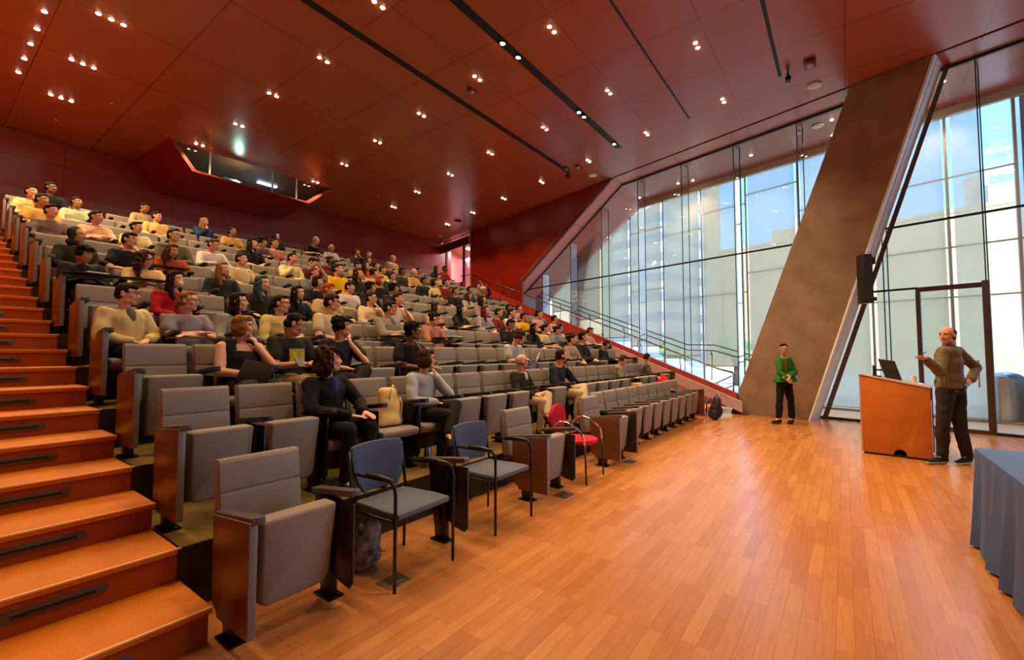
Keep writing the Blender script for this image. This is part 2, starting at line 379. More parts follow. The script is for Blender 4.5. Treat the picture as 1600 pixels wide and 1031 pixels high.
# rear lobby seen through the opening at the far corner
mb = MB(); mb.hexa([(16.2,BACK+.1,3.5),(22,BACK+2.8,3.5),(22,BACK+3.0,3.5),(16.2,BACK+.3,3.5)], [(16.2,BACK+.1,CZ),(22,BACK+2.8,CZ),(22,BACK+3.0,CZ),(16.2,BACK+.3,CZ)])
mb.hexa([(15.62,13.8,3.5),(20.5,13.8,3.5),(20.5,13.95,3.5),(15.62,13.95,3.5)], [(15.62,13.8,CZ),(20.5,13.8,CZ),(20.5,13.95,CZ),(15.62,13.95,CZ)])
mb.box((20.5,13.8,3.5),(20.7,BACK+3,CZ))
struct('wall_lobby', mb, M['pinkwall'])
dr = empty('door_2', PL(AS, 15.6, floor_z(NR)), 0, kind='structure', label='tall glazed opening to the rear lobby in the far corner')
mb = MB()
for y in (14.3, 15.9):
    mb.hexa([PL(AS-.04,y,0), PL(AS+.08,y,0), PL(AS+.08,y+.1,0), PL(AS-.04,y+.1,0)], [PL(AS-.04,y,2.9), PL(AS+.08,y,2.9), PL(AS+.08,y+.1,2.9), PL(AS-.04,y+.1,2.9)])
mb.hexa([PL(AS-.04,13.9,2.85), PL(AS+.08,13.9,2.85), PL(AS+.08,BACK,2.85), PL(AS-.04,BACK,2.85)], [PL(AS-.04,13.9,3.22), PL(AS+.08,13.9,3.22), PL(AS+.08,BACK,3.22), PL(AS-.04,BACK,3.22)])
o = build('frame', mb, M['redmetal'], dr); o.location = (-dr.location.x, -dr.location.y, 0)
lob = bpy.data.lights.new('lobby_fill_lamp', 'AREA'); lob.energy = 160; lob.size = 1.2; lob.color = (1, .86, .8)
# added glowing panel and lamp, standing in for window light in the lobby
lp = empty('lobby_fill_light', (18.4, 15.6, CZ-.03), 0, label='added glowing panel inside the rear lobby, standing in for window light', cat='light')
mb = MB(); mb.box((-.6,-.6,-.02),(.6,.6,.02)); build('diffuser', mb, emis('lobby_glow', (1,.9,.82), 3), lp)
lo = bpy.data.objects.new('lamp', lob); C.objects.link(lo); lo.parent = lp; lo.location = (0,0,-.05)

# projection booth
mb = MB()
F0 = [(3.93,13.9,CZ),(8.56,13.9,CZ),(7.73,13.9,6.33),(4.46,13.9,6.33)]; B0 = [(3.85,BACK,CZ),(8.98,BACK,CZ),(7.95,BACK,6.27),(4.42,BACK,6.27)]
mb.add([F0[0],F0[1],F0[2],F0[3]]+B0, [(3,2,6,7),(0,3,7,4),(2,1,5,6)])
def inset(p, t=.1):
    cx = sum(q[0] for q in p)/4; return [(q[0]+(t if q[0] < cx else -t)*1.0, q[1], q[2]-(0 if q[2] > 6.9 else -t*.55)) for q in p]
F1 = inset(F0, .09)
F1b = [(q[0], 14.02, q[2]) for q in F1]
mb.add(F0+F1+F1b, [(0,3,7,4),(3,2,6,7),(2,1,5,6),(4,7,11,8),(7,6,10,11),(6,5,9,10)], 1)
struct('wall_booth', mb, [M['redwall'], mat('booth_lip', '#7a2a14', .5)])
bw = empty('window_3', (0,0,0), kind='structure', label='dark trapezoid projection booth window high on the back wall')
mb = MB(); mb.add(F1b, [(0,1,2,3)]); build('pane', mb, M['boothglass'], bw)
mb = MB()
for x in (4.9, 6.6, 7.35): mb.box((x,14.0,6.38),(x+.03,14.05,CZ))
build('mullion', mb, M['frame'], bw)
mb = MB(); mb.add([(4.0,15.9,CZ),(8.7,15.9,CZ),(7.85,15.9,6.36),(4.5,15.9,6.36)], [(0,1,2,3)]); mb.add([(4.55,14.05,6.38),(7.7,14.05,6.38),(7.82,15.9,6.38),(4.5,15.9,6.38)], [(0,1,2,3)], 1)
build('interior', mb, [mat('booth_grey','#8f999c',.6), mat('booth_floor','#30363a',.5)], bw)
pj = empty('projector', (5.55,14.35,6.38), label='projector with a bright green-white lens glowing behind the booth window', cat='projector')
mb = MB(); mb.box((-.2,-.02,0),(.32,.45,.2)); build('body', mb, mat('proj_body','#3c4a48',.4), pj, bevel=.015)
mb = MB(); mb.caps((.12,-.04,.12),.07,(.2,-.04,.11),.06); build('lens', mb, M['greenwhite'], pj, smooth=True)
mb = MB(); mb.box((-.38,-.06,.02),(-.34,-.05,.11)); mb.box((-.34,-.06,.09),(-.30,-.05,.11)); mb.box((-.34,-.06,.055),(-.31,-.05,.07)); mb.box((-.34,-.06,.02),(-.30,-.05,.035)); mb.ell((-.2,-.05,.07),(.035,.01,.03)); mb.box((-.42,-.07,-.012),(.1,-.05,-.004))
build('green_reflection', mb, M['green'], pj)  # green light reflections built as glowing shapes beside the projector
gl = bpy.data.lights.new('glow', 'POINT'); gl.energy = 14; gl.color = (.6,1,.8); gl.shadow_soft_size = .08
g = bpy.data.objects.new('glow', gl); C.objects.link(g); g.parent = pj; g.location = (.16,-.2,.25)

bl = empty('booth_fill_lamp', (7.0,15.2,CZ-.03), label='added fill lamp inside the projection booth behind its dark window', cat='lamp')  # added lamp and fixture to brighten the booth interior
mb = MB(); mb.box((-.3,-.08,-.02),(.3,.08,.02)); build('diffuser', mb, emis('booth_glow', (.85,.95,1), 2), bl)
L = bpy.data.lights.new('lamp','AREA'); L.energy = 14; L.size = .5; L.color = (.85,.95,1); o = bpy.data.objects.new('lamp', L); C.objects.link(o); o.parent = bl; o.location = (0,0,-.05)
# ---------------------------------------------------------------- glass walls
def quad_y(mbx, a, y0, y1, z0, z1, mi=0): mbx.add([PL(a,y0,z0), PL(a,y1,z0), PL(a,y1,z1), PL(a,y0,z1)], [(0,1,2,3)], mi)
def bar(mbx, a0, a1, y0, y1, z0, z1, mi=0): mbx.hexa([PL(a0,y0,z0), PL(a1,y0,z0), PL(a1,y1,z0), PL(a0,y1,z0)], [PL(a0,y0,z1), PL(a1,y0,z1), PL(a1,y1,z1), PL(a0,y1,z1)], mi)
fins = [11.1, 9.6, 8.1, 6.65, 5.2, 3.72, 2.25, .78, -.70, -2.13, -3.6, -5.1, -6.6, -8.1, -9.6, -10.98]
def topz(y): return min(CZ, slopez(y)) if y > SY0 else CZ
w1 = empty('window_1', (0,0,0), kind='structure', label='inner glass wall with vertical glass fins between hall and corridor')
mb = MB()
for i in range(len(fins)-1):
    y1, y0 = fins[i], fins[i+1]
    if abs(y0+2.13) < .1: y0 = -1.2            # the door bay is open beside the column
    zt = topz(y1)
    if y0 > -1.3 or y1 < -2.1: mb.add([PL(AG,y0,.03), PL(AG,y1,.03), PL(AG,y1,topz(y1)), PL(AG,y0,topz(y0))], [(0,1,2,3)])
mb.add([PL(AG,-2.1,2.85), PL(AG,-1.2,2.85), PL(AG,-1.2,CZ), PL(AG,-2.1,CZ)], [(0,1,2,3)])
build('glass_pane', mb, M['glass'], w1)
mb = MB(); bar(mb, AG-.025, AG+.025, -11, 10.65, 4.06, 4.10); bar(mb, AG-.02, AG+.02, -1.2, .6, 2.76, 2.80)
bar(mb, AG-.03, AG+.03, -11, SY0, CZ-.05, CZ)
mb.hexa([PL(AG-.03,SY0,CZ-.05), PL(AG+.03,SY0,CZ-.05), PL(AG+.03,10.7,slopez(10.7)-.05), PL(AG-.03,10.7,slopez(10.7)-.05)], [PL(AG-.03,SY0,CZ), PL(AG+.03,SY0,CZ), PL(AG+.03,10.7,slopez(10.7)), PL(AG-.03,10.7,slopez(10.7))])
bar(mb, AG-.03, AG+.03, -11, -2.1, 0, .05); bar(mb, AG-.03, AG+.03, -1.2, 2.2, 0, .05)
build('transom', mb, M['darkframe'], w1)
for y in fins[:-1]:
    zt = topz(y)-.02
    # blade: from the glass outward .36 m (perpendicular to the glass)
    nx, ny = 1/math.hypot(1, K), -K/math.hypot(1, K)
    p0 = Vector(PL(AG, y, 0)); p1 = p0 + Vector((nx, ny, 0))*.36; t = Vector((K, 1, 0)).normalized()*.010
    mb = MB(); mb.add([p0, p1, p1+V3(0,0,zt), p0+V3(0,0,zt)], [(0,1,2,3)], 0)
    for q in (p0, p1):
        mb.hexa([q-t-Vector((nx,ny,0))*.008, q+t-Vector((nx,ny,0))*.008, q+t+Vector((nx,ny,0))*.008, q-t+Vector((nx,ny,0))*.008],
                [v+V3(0,0,zt) for v in (q-t-Vector((nx,ny,0))*.008, q+t-Vector((nx,ny,0))*.008, q+t+Vector((nx,ny,0))*.008, q-t+Vector((nx,ny,0))*.008)], 1)
    mb.hexa([p0-t+V3(0,0,zt-.02), p0+t+V3(0,0,zt-.02), p1+t+V3(0,0,zt-.02), p1-t+V3(0,0,zt-.02)], [p0-t+V3(0,0,zt), p0+t+V3(0,0,zt), p1+t+V3(0,0,zt), p1-t+V3(0,0,zt)], 1)
    build('glass_fin', mb, [M['glass'], M['finedge']], w1)
# glass door
d1 = empty('door_1', PL(AG, -1.18, 0), math.atan2(-1, -K), kind='structure', label='framed glass door beside the leaning concrete column')
mb = MB(); mb.box((0,-.04,0),(.07,.04,2.79)); mb.box((.93,-.05,0),(1.03,.05,2.82)); mb.box((.07,-.04,2.70),(.93,.04,2.79)); mb.box((.07,-.03,0),(.93,.03,.07))
build('door_frame', mb, M['doorframe'], d1, bevel=.005)
mb = MB(); mb.box((.07,-.005,.07),(.93,.005,2.70)); build('pane', mb, M['glass'], d1)
mb = MB(); mb.tube([(.84,-.07,.85),(.84,-.07,1.35)], .013); mb.tube([(.84,-.07,.9),(.84,0,.9)], .008); mb.tube([(.84,-.07,1.3),(.84,0,1.3)], .008); build('handle', mb, M['chrome'], d1, smooth=True)
# outer facade
mull = [10.6, 9.2, 7.80, 6.45, 5.08, 3.70, 2.32, .94, -.60, -1.98, -3.0, -4.4, -5.8, -7.2, -8.6, -10.95]
ZF = 6.86
w2 = empty('window_2', (0,0,0), kind='structure', label='outer glass facade with steel mullions')
mb = MB(); 
for i in range(len(mull)-1):
    y1, y0 = mull[i], mull[i+1]; mb.add([PL(AF,y0,.05), PL(AF,y1,.05), PL(AF,y1,min(ZF,topz(y1))), PL(AF,y0,min(ZF,topz(y0)))], [(0,1,2,3)])
build('glass_pane', mb, M['glassF'], w2)
mb = MB(); bar(mb, AF-.06, AF+.06, -11, SY0+.2, ZF, CZ); bar(mb, AF-.05, AF+.05, -11, 10.8, 0, .06)
build('header', mb, mat('cream_header','#b8a48c',.5), w2)
for y in mull[:-1]:
    mb = MB(); bar(mb, AF-.02, AF+.06, y-.025, y+.025, 0, min(ZF, topz(y))); build('mullion', mb, M['frame'], w2)
hz = {0:(4.3,),1:(4.12,2.2),2:(6.23,4.12),3:(5.97,3.77),4:(5.60,3.33),5:(6.05,3.33),6:(6.30,3.9),7:(5.45,3.0),8:(5.45,3.86,2.73),9:(5.45,3.86,2.73),10:(3.86,2.73),11:(3.86,)}
mb = MB()
for i in range(len(mull)-1):
    for z in hz.get(i, ()):
        if z < topz(mull[i])-.1: bar(mb, AF-.015, AF+.04, mull[i+1], mull[i], z-.015, z+.015)
build('glazing_bar', mb, M['frame'], w2)
# screen shades, one per bay, stepping up along the stair
sb = [3.3, 2.85, 2.06, 1.72, 1.38, 1.07, .60, .10, .08, .08, None, None, None, None, None]
nm = ['narrow','','','','','','','','','','','']
for i in range(len(mull)-1):
    if i >= 10 or sb[i] is None: continue
    y1, y0 = mull[i]-.075, mull[i+1]+.075
    if i == 9: y0 = -2.52
    a = AF-.10
    z1 = min(ZF, topz(y1)-.06); z0 = min(ZF, topz(y0)-.06)
    if sb[i] > z1-.1: continue
    mb = MB(); mb.add([PL(a,y0,sb[i]), PL(a,y1,sb[i]), PL(a,y1,z1), PL(a,y0,z0)], [(0,1,2,3)], 0)
    r = build('roller_shade', mb, M['shade']); mb = MB(); bar(mb, a-.012, a+.012, y0, y1, sb[i]-.02, sb[i]+.012); build('hem_bar', mb, M['white'], r)
    tag(r, f'cream mesh screen shade in the {ORD[i+1]} bay of the facade from the upper stair end', 'shade', 'screen shades on the facade')

mb = MB(); bar(mb, AF+.06, AF+.6, -3.6, -3.10, 0, CZ); struct('trim_facade_pillar', mb, mat('pale_blue_pillar','#aebccb',.3))
# concrete column, leaning slab
def shear(y_b, y_t): pass
mb = MB()
zb, zt = -.05, CZ+.04
mb.hexa([PL(AS+.03,.70,zb), PL(AS+.60,.62,zb), PL(AS+.60,2.30,zb), PL(AS+.03,2.34,zb)],
        [PL(AS+.03,-1.48,zt), PL(AS+.60,-1.56,zt), PL(AS+.60,-.30,zt), PL(AS+.03,-.26,zt)], 0)
col = build('concrete_column', mb, [M['concrete'], M['concretedaylit']], bevel=.012)
me = col.data; 
tag(col, 'massive leaning concrete column rising from floor to ceiling slot behind the woman in green', 'column')
mb = MB()
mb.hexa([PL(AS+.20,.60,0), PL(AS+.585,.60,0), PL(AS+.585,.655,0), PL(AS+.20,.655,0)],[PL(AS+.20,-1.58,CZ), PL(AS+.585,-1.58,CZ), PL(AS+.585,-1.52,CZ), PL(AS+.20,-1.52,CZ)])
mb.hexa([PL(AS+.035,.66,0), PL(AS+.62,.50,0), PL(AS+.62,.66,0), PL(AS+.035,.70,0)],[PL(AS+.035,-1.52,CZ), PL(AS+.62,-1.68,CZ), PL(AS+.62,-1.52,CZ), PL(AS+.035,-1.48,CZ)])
build('daylit_edge', mb, M['concretedaylit'], col)  # column's side face, painted pale for the daylight falling on it
mb = MB()
mb.hexa([PL(AG-.14,.36,0), PL(AG-.02,.36,0), PL(AG-.02,.46,0), PL(AG-.14,.46,0)],[PL(AG-.14,-1.80,CZ), PL(AG-.02,-1.80,CZ), PL(AG-.02,-1.72,CZ), PL(AG-.14,-1.72,CZ)])
struct('trim_leaning_frame', mb, mat('brown_frame','#54403c',.4))
# column speaker
mb = MB(); mb.box((-.085,-.12,-.49),(.085,.10,.49)); sp = build('column_speaker', mb, M['black'], loc=(11.44,-.36,2.96), rz=math.radians(-62), bevel=.01)
mb = MB(); mb.box((-.075,-.128,-.47),(.075,-.12,.47)); build('grille', mb, mat('speaker_grille','#232327',.6), sp)
mb = MB(); mb.box((.085,-.02,.30),(.20,.03,.44)); mb.box((.085,-.02,-.44),(.20,.03,-.36)); mb.box((.12,-.03,-.46),(.135,.05,.46)); build('bracket', mb, M['steel'], sp)
tag(sp, 'tall slim black loudspeaker mounted on the edge of the leaning concrete column', 'speaker')

# ---------------------------------------------------------------- handrails
def zs(y, off): return .363*(y-2.0) + off
hr = empty('handrail', PL(AS, 1.3, 0), label='long steel handrail rising with the right aisle stair beside the glass', cat='handrail')
hx, hy = hr.location.x, hr.location.y
def loc_(p): return (p[0]-hx, p[1]-hy, p[2])
mb = MB(); mb.tube([loc_(PL(AS+.02,2.24,.99)), loc_(PL(AS+.01,2.6,1.08)), loc_(PL(AS,13.6,zs(13.6,.83))), loc_(PL(AS,14.6,zs(13.6,.88)))], .022); build('rail', mb, M['metalrail'], hr, smooth=True)
for y in (2.24, 3.6, 4.9, 6.2, 7.6, 9.2, 11.4, 13.5):
    z0 = 0 if y < 3 else zs(y, .3); z1 = .98 if y < 3 else zs(y, .83)
    mb = MB()
    if y < 3: mb.tube([loc_(PL(AS+.02,y,0)), loc_(PL(AS+.02,y,z1))], .018)
    else: mb.tube([loc_(PL(AS-.05,y,z0)), loc_(PL(AS-.02,y,z0+.28)), loc_(PL(AS-.10,y,z1-.18)), loc_(PL(AS-.02,y,z1-.02))], .014)
    build('post', mb, M['metalrail'], hr, smooth=True)
hr2 = empty('handrail', PL(AG+.6, 2.2, 0), label='double steel guard rail of the outer stair behind the inner glass wall', cat='handrail')
hx, hy = hr2.location.x, hr2.location.y
for dz in (0, -.16):
    mb = MB(); mb.tube([loc_(PL(AG+.6,1.6,1.30+dz)), loc_(PL(AG+.6,3.0,1.70+dz)), loc_(PL(AG+.6,3.8,1.72+dz)), loc_(PL(AG+.6,10.4,4.05+dz))], .018); build('rail', mb, M['metalrail'], hr2, smooth=True)
for y in (3.1, 4.6, 6.1, 7.6, 9.1):
    mb = MB(); zz = 1.70 if y < 3.8 else 1.72+(y-3.8)*.353
    mb.tube([loc_(PL(AG+.6,y,zz-.14)), loc_(PL(AG+.72,y,zz-.35)), loc_(PL(AG+.6,y,zz-1.0))], .012); mb.ell(loc_(PL(AG+.66,y,zz-.26)), (.03,.03,.03)); build('bracket', mb, M['metalrail'], hr2, smooth=True)
hr3 = empty('handrail', PL(AG+.3, 2.6, 0), label='low steel rail at the foot of the outer stair beside the column', cat='handrail')
hx, hy = hr3.location.x, hr3.location.y
mb = MB(); mb.tube([loc_(PL(AG+.1,2.45,.86)), loc_(PL(AG+.5,3.2,.50))], .016); mb.tube([loc_(PL(AG+.1,2.45,.60)), loc_(PL(AG+.5,3.2,.24))], .016); mb.tube([loc_(PL(AG+.3,2.85,.68)), loc_(PL(AG+.3,2.85,0))], .012); build('rail', mb, M['metalrail'], hr3, smooth=True)
# aisle foot light
mb = MB(); mb.box((0,0,0),(.14,.01,.025)); o = build('step_light', mb, M['steplamp'], loc=(11.02, 2.655, .10)); tag(o, 'small glowing light strip at the foot of the right aisle stair', 'step light')

# ---------------------------------------------------------------- ceiling fixtures
NF = [0]
me_trim = None
def downlight(x, y, n=2, label='', spot=True, power=1.0, dx=.08, ang=1.9):
    global me_trim
    r = empty('downlight', (x, y, CZ), 0, label=label, cat='ceiling light', group='recessed downlights in the red ceiling')
    if me_trim is None:
        g = MB(); R = [(V3(0,0,-.004), V3(.048,0,0), V3(0,.048,0)), (V3(0,0,0), V3(.055,0,0), V3(0,.055,0)), (V3(0,0,.01), V3(.055,0,0), V3(0,.055,0))]
        g.loft(R, 0, 16); me_trim = g.mesh('housing', M['redmetal'])
        g = MB(); g.ell((0,0,-.006), (.036,.036,.012)); globals()['me_bulb'] = g.mesh('bulb', M['bulb'], smooth=True)
    for i in range(n):
        ox = (i-(n-1)/2)*2*dx
        h = ob('housing', me_trim, r, loc=(ox,0,0)); ob('bulb', me_bulb, h)
    if spot:
        L = bpy.data.lights.new('lamp', 'SPOT'); L.energy = SPOT_W*power*n/2; L.color = WARM; L.spot_size = ang; L.spot_blend = .7; L.shadow_soft_size = .06
        o = bpy.data.objects.new('lamp', L); C.objects.link(o); o.parent = r; o.location = (0,0,-.03)
    return r
cols = {  # row y -> x centres
 2.0: [5.9, 8.35, 10.59],
 3.9: [4.0, 6.45, 8.78, 11.06],
 5.84: [4.33, 6.74, 9.3, 11.67],
 7.82: [4.57, 7.04, 9.59, 12.25],
 9.78: [4.57, 7.28, 10.02, 12.77],
 11.78: [4.72, 7.61, 10.45, 13.36],
 13.76: [4.56, 7.85, 11.03, 13.95]}
rn = ['first','second','third','fourth','fifth','sixth','seventh']
for i, (y, xs) in enumerate(cols.items()):
    for j, x in enumerate(xs):
        downlight(x, y, 2, f'pair of recessed downlights, {rn[i]} ceiling row from the stage, {ORD[j+1]} pair from the left stair')
for j, y in enumerate([9.70, 11.66, 13.63]):
    downlight(1.885, y, 3, f'row of three recessed downlights over the left stair, {["nearest the stage","middle","farthest up"][j]} of the three rows')
for j, y in enumerate([3.0, 4.6, 6.2, 7.8, 9.67, 10.35, 11.02, 11.66, 12.34, 13.05]):
    downlight(1.19, y, 1, f'single bright downlight over the left stair, {ORD[j+1]} in the line going up', power=1.5, ang=2.2)
for j, (x, y) in enumerate([(4.6,5.85),(12.05,3.9)]): pass
# stage side fixtures (out of the frame above the floor)
for j, (x, y) in enumerate([(3.2,.9),(5.2,-1.2),(7.8,-.9),(3.2,-2.4),(8.6,-3.2)]):
    downlight(x, y, 2, f'pair of recessed downlights over the stage floor, {ORD[j+1]} of those above the presenter area', power=1.3)
for j, (x, y) in enumerate([(14.05,1.97),(13.02,.09),(13.97,.09),(12.5,-1.79),(13.45,-1.76),(15.04,3.8),(15.0,4.26)]):
    downlight(x, y, 1, f'single downlight in the ceiling between the two glass walls, {ORD[j+1]} in the zigzag' , power=.9)
# black lighting slots running along the ceiling
mb = MB(); mb.box((3.2,6.62,CZ-.004),(12.05,6.77,CZ+.1)); struct('trim_1', mb, M['slot'])
mb = MB(); mb.box((3.9,4.70,CZ-.004),(11.42,4.87,CZ+.1)); struct('trim_2', mb, M['slot'])
mb = MB(); mb.box((4.5,2.80,CZ-.004),(10.93,2.84,CZ+.1)); struct('trim_3', mb, M['slot'])
mb = MB(); mb.box((5.5,.86,CZ-.004),(10.31,.92,CZ+.1)); struct('trim_4', mb, M['slot'])
for j, (x, b) in enumerate([(6.19,3),(6.67,.5),(9.08,2.5),(9.33,1.5),(11.05,1)]):
    r = empty('track_spotlight', (x, 4.785, CZ-.01), label=f'round stage spotlight set in the wide black ceiling slot, {ORD[j+1]} from the left end', cat='spotlight', group='stage spotlights in the ceiling slot')
    mb = MB(); mb.loft([(V3(0,0,.09),V3(.05,0,0),V3(0,.05,0)),(V3(0,-.01,.0),V3(.055,0,0),V3(0,.055,0)),(V3(0,-.02,-.03),V3(.06,0,0),V3(0,.055,.01))]); build('housing', mb, M['black'], r, smooth='auto')
    mb = MB(); mb.ell((0,-.022,-.028),(.048,.048,.012)); build('lens', mb, M['bulb'] if b > 2 else M['bulbwarm'], r, smooth=True)
    L = bpy.data.lights.new('lamp','SPOT'); L.energy = 260*min(b,2); L.color = WARM; L.spot_size = 1.2; L.spot_blend = .6; L.shadow_soft_size = .05
    o = bpy.data.objects.new('lamp', L); C.objects.link(o); o.parent = r; o.location = (0,-.03,-.06)
    o.rotation_euler = (math.radians(-38), math.radians(6), 0)
def cdisc(x, y, r, lab, m=M['white'], th=.03):
    mb = MB(); mb.disc((0,0,0), r, h=th); mb.disc((0,0,-th), r*.75, h=.008); o = build('ceiling_speaker', mb, m, loc=(x,y,CZ), bevel=.004); tag(o, lab, 'ceiling speaker')
cdisc(12.70,6.2,.13,'small round cream ceiling disc above the dark red side wall')
cdisc(11.08,.35,.13,'round cream ceiling disc near the ceiling slot line left of the leaning column')
cdisc(13.15,.38,.13,'round cream ceiling disc in the corridor ceiling behind the inner glass')
cdisc(15.12,15.4,.12,'small pale ceiling disc near the far rear corner')
def device(x, y, lab, s=.16, m='redmetal'):
    mb = MB(); mb.box((-s,-s*.6,-.06),(s,s*.6,0)); o = build('ceiling_device', mb, M[m], loc=(x,y,CZ), bevel=.02)
    mb = MB(); mb.ell((0,0,-.06),(s*.5,s*.4,.03)); build('dome', mb, M['pinkwall'], o, smooth=True); tag(o, lab, 'ceiling device')
device(10.15,.38,'dark red ceiling sensor box near the front lighting slot end')
device(6.98,6.19,'small red ceiling sensor beside a pair of downlights', .1)
device(11.72,6.60,'dark red ceiling box at the end of the long black slot', .1)
device(11.80,6.25,'dark red domed ceiling box just beyond the long black slot', .1)
device(13.8,13.0,'dark ceiling sensor near the rear corner', .14)
for x, y, rz, lab in ((12.0,6.72,.2,'black camera on a bracket at the end of the long black slot'),(10.25,.75,.1,'black camera on a T-shaped bracket at the end of the front slot')):
    r = empty('ceiling_camera', (x,y,CZ), rz, label=lab, cat='camera')
    mb = MB(); mb.box((-.25,-.012,-.03),(.25,.012,0)); build('bracket', mb, M['black'], r)
    mb = MB(); mb.box((-.02,-.02,-.12),(.02,.02,-.02)); mb.box((-.07,-.05,-.19),(.07,.05,-.11)); build('body', mb, M['black'], r, bevel=.008)
for j, (x, y) in enumerate([(2.6,13.0),(4.2,15.3),(2.0,15.0),(9.9,13.2),(11.5,15.2),(12.8,15.5)]):
    mb = MB(); mb.ell((0,0,-.012),(.03,.03,.02)); o = build('sprinkler', mb, M['pinkwall'], loc=(x,y,CZ), smooth=True); tag(o, f'small sprinkler cap on the dark rear ceiling, {ORD[j+1]} of the scattered caps', 'sprinkler', 'sprinkler caps')

# ---------------------------------------------------------------- auditorium seats
# seat-local frame: origin on the floor under the standards, +x along the row, +y towards the back
def seat_meshes():
    S = {}
    def bk(w):
        mb = MB(); h = w/2
        prof = [(.262,.40),(.275,.54),(.292,.672),(.301,.682),(.294,.692),(.318,.85),(.335,.872),(.385,.868),(.392,.84),(.345,.40)]
        mb.prism([(a, b) for a, b in prof], -h, h, 0, 'x'); return mb.mesh('backrest', M['fabric'], .012)
    def sh(w):
        mb = MB(); h = w/2-.02; mb.prism([(.346,.36),(.394,.80),(.412,.79),(.366,.34)], -h, h, 0, 'x'); return mb.mesh('back_shell', M['shell'], .005)
    def up(w):
        mb = MB(); h = w/2
        h -= .024; rr = .055; out = [(-h, .618), (h, .618)]
        for q in range(5): t = -PI/2*q/4; out.append((h*.93-rr+rr*math.cos(t), .15+rr+rr*math.sin(t)))
        for q in range(5): t = -PI/2-PI/2*q/4; out.append((-h*.93+rr+rr*math.cos(t), .15+rr+rr*math.sin(t)))
        mb.prism(out[::-1], -.13, .0, 0, 'y')
        mb.v = [(x, y-.045+(.055 if z < .3 else .0), z) for x, y, z in mb.v]
        return mb.mesh('seat', M['fabric'], .022, seg=3)
    def down(w):
        mb = MB(); h = w/2
        mb.prism([(-.205,.385),(-.19,.412),(-.10,.418),(.25,.40),(.27,.36),(.20,.30),(-.10,.315),(-.19,.34)], -h, h, 0, 'x')
        return mb.mesh('seat', M['fabric'], .02, seg=3)
    for k, w in (('n', .43), ('w', .475)):
        S['back'+k] = bk(w); S['shell'+k] = sh(w); S['up'+k] = up(w); S['down'+k] = down(w)
    mb = MB(); mb.prism([(-.265,.645),(-.262,.685),(.17,.632),(.17,.600),(.05,.608)], -.034, .034, 0, 'x'); S['arm'] = mb.mesh('armrest', M['armtop'], .006); S['armb'] = mb.mesh('armrest', M['black'], .010)
    mb = MB(); mb.prism([(-.10,.60),(.14,.605),(.10,.30),(.055,.02),(-.055,.02),(-.05,.30)], -.024, .024, 0, 'x'); mb.box((-.025,-.03,.02),(.025,.03,.3)); S['std'] = mb.mesh('standard', M['blacksatin'], .004)
    mb = MB(); mb.box((-.05,-.085,0),(.05,.085,.012)); mb.ell((.028,-.06,.013),(.01,.01,.006)); mb.ell((-.028,.06,.013),(.01,.01,.006)); S['foot'] = mb.mesh('foot_plate', M['blacksatin'])
    mb = MB(); mb.prism([(-.25,.60),(.03,.60),(.04,.25),(-.0,.18),(-.10,.12),(-.22,.10),(-.25,.14)], .022, .036, 0, 'x'); S['tab'] = mb.mesh('tablet_arm', M['darkpanel'], .004)
    mb = MB(); mb.prism([(-.14,.60),(.06,.60),(.06,.25),(.03,.16),(-.05,.10),(-.11,.10),(-.14,.14)], .022, .036, 0, 'x'); S['tabs'] = mb.mesh('tablet_arm', M['darkpanel'], .004)
    mb = MB(); mb.prism([(-.26,.662),(.17,.618),(.155,.16),(.10,.13),(.09,.10),(-.26,.10)], -.020, .020, 0, 'x'); me = mb.mesh('end_panel', [M['panel'], M['paneledge']], .003)
    for p in me.polygons:
        if abs(p.normal.x) < .7: p.material_index = 1
    S['panel'] = me
    mb = MB(); mb.box((-.055,-.27,.655),(.03,-.02,.672)); S['deploy'] = None
    mb = MB(); mb.prism([(-.06,-.30),(.10,-.40),(.40,-.38),(.45,-.34),(.45,-.18),(.38,-.10),(.10,-.10),(-.02,-.05)], .690, .704, 0, 'z'); S['tabopen'] = mb.mesh('tablet_arm', M['darkpanel'], .003)
    return S
SM = seat_meshes()
def seat(x, y, z, down=False, left='arm', right=None, width='n', tablet=True, opentab=False, label='', group=None, rz=0, row1=False):
    r = empty('auditorium_seat', (x, y, z), rz, label=label, cat='seat', group=group)
    w = .2475 if width == 'n' else .275
    ob('backrest', SM['back'+width], r); ob('back_shell', SM['shell'+width], r)
    ob('seat', SM[('down' if down else 'up')+width], r)
    for side, kind in ((-1, left), (1, right)):
        if not kind: continue
        ob('armrest', SM['arm' if (width == 'w' or row1 or kind == 'panel') else 'armb'], r, loc=(side*w,0,0)); s = ob('standard', SM['std'], r, loc=(side*w,0,0)); ob('foot_plate', SM['foot'], s)
        if kind == 'panel':
            p = ob('end_panel', SM['panel'], r, loc=(side*(w+.022),0,0))
    if tablet:
        if opentab: ob('tablet_arm', SM['tabopen'], r, loc=(-w,0,0))
        elif right: ob('tablet_arm', SM['tab' if width == 'w' else 'tabs'], r, loc=(w-.03,0,0))
        elif left != 'panel': ob('tablet_arm', SM['tabs'], r, loc=(-w+.0,0,0))
    return r
SX0 = 1.315; SP = .495
occupied = {}     # (row, seat) filled from PEOPLE before seats are placed
OPEN_TABS = {(6,0),(6,1),(7,2),(4,8),(4,6),(4,16),(8,8)}
OTHER_DOWN = {(2,3)}
def seats_in_row(k): return int((row_end(k)-1.07)/SP)
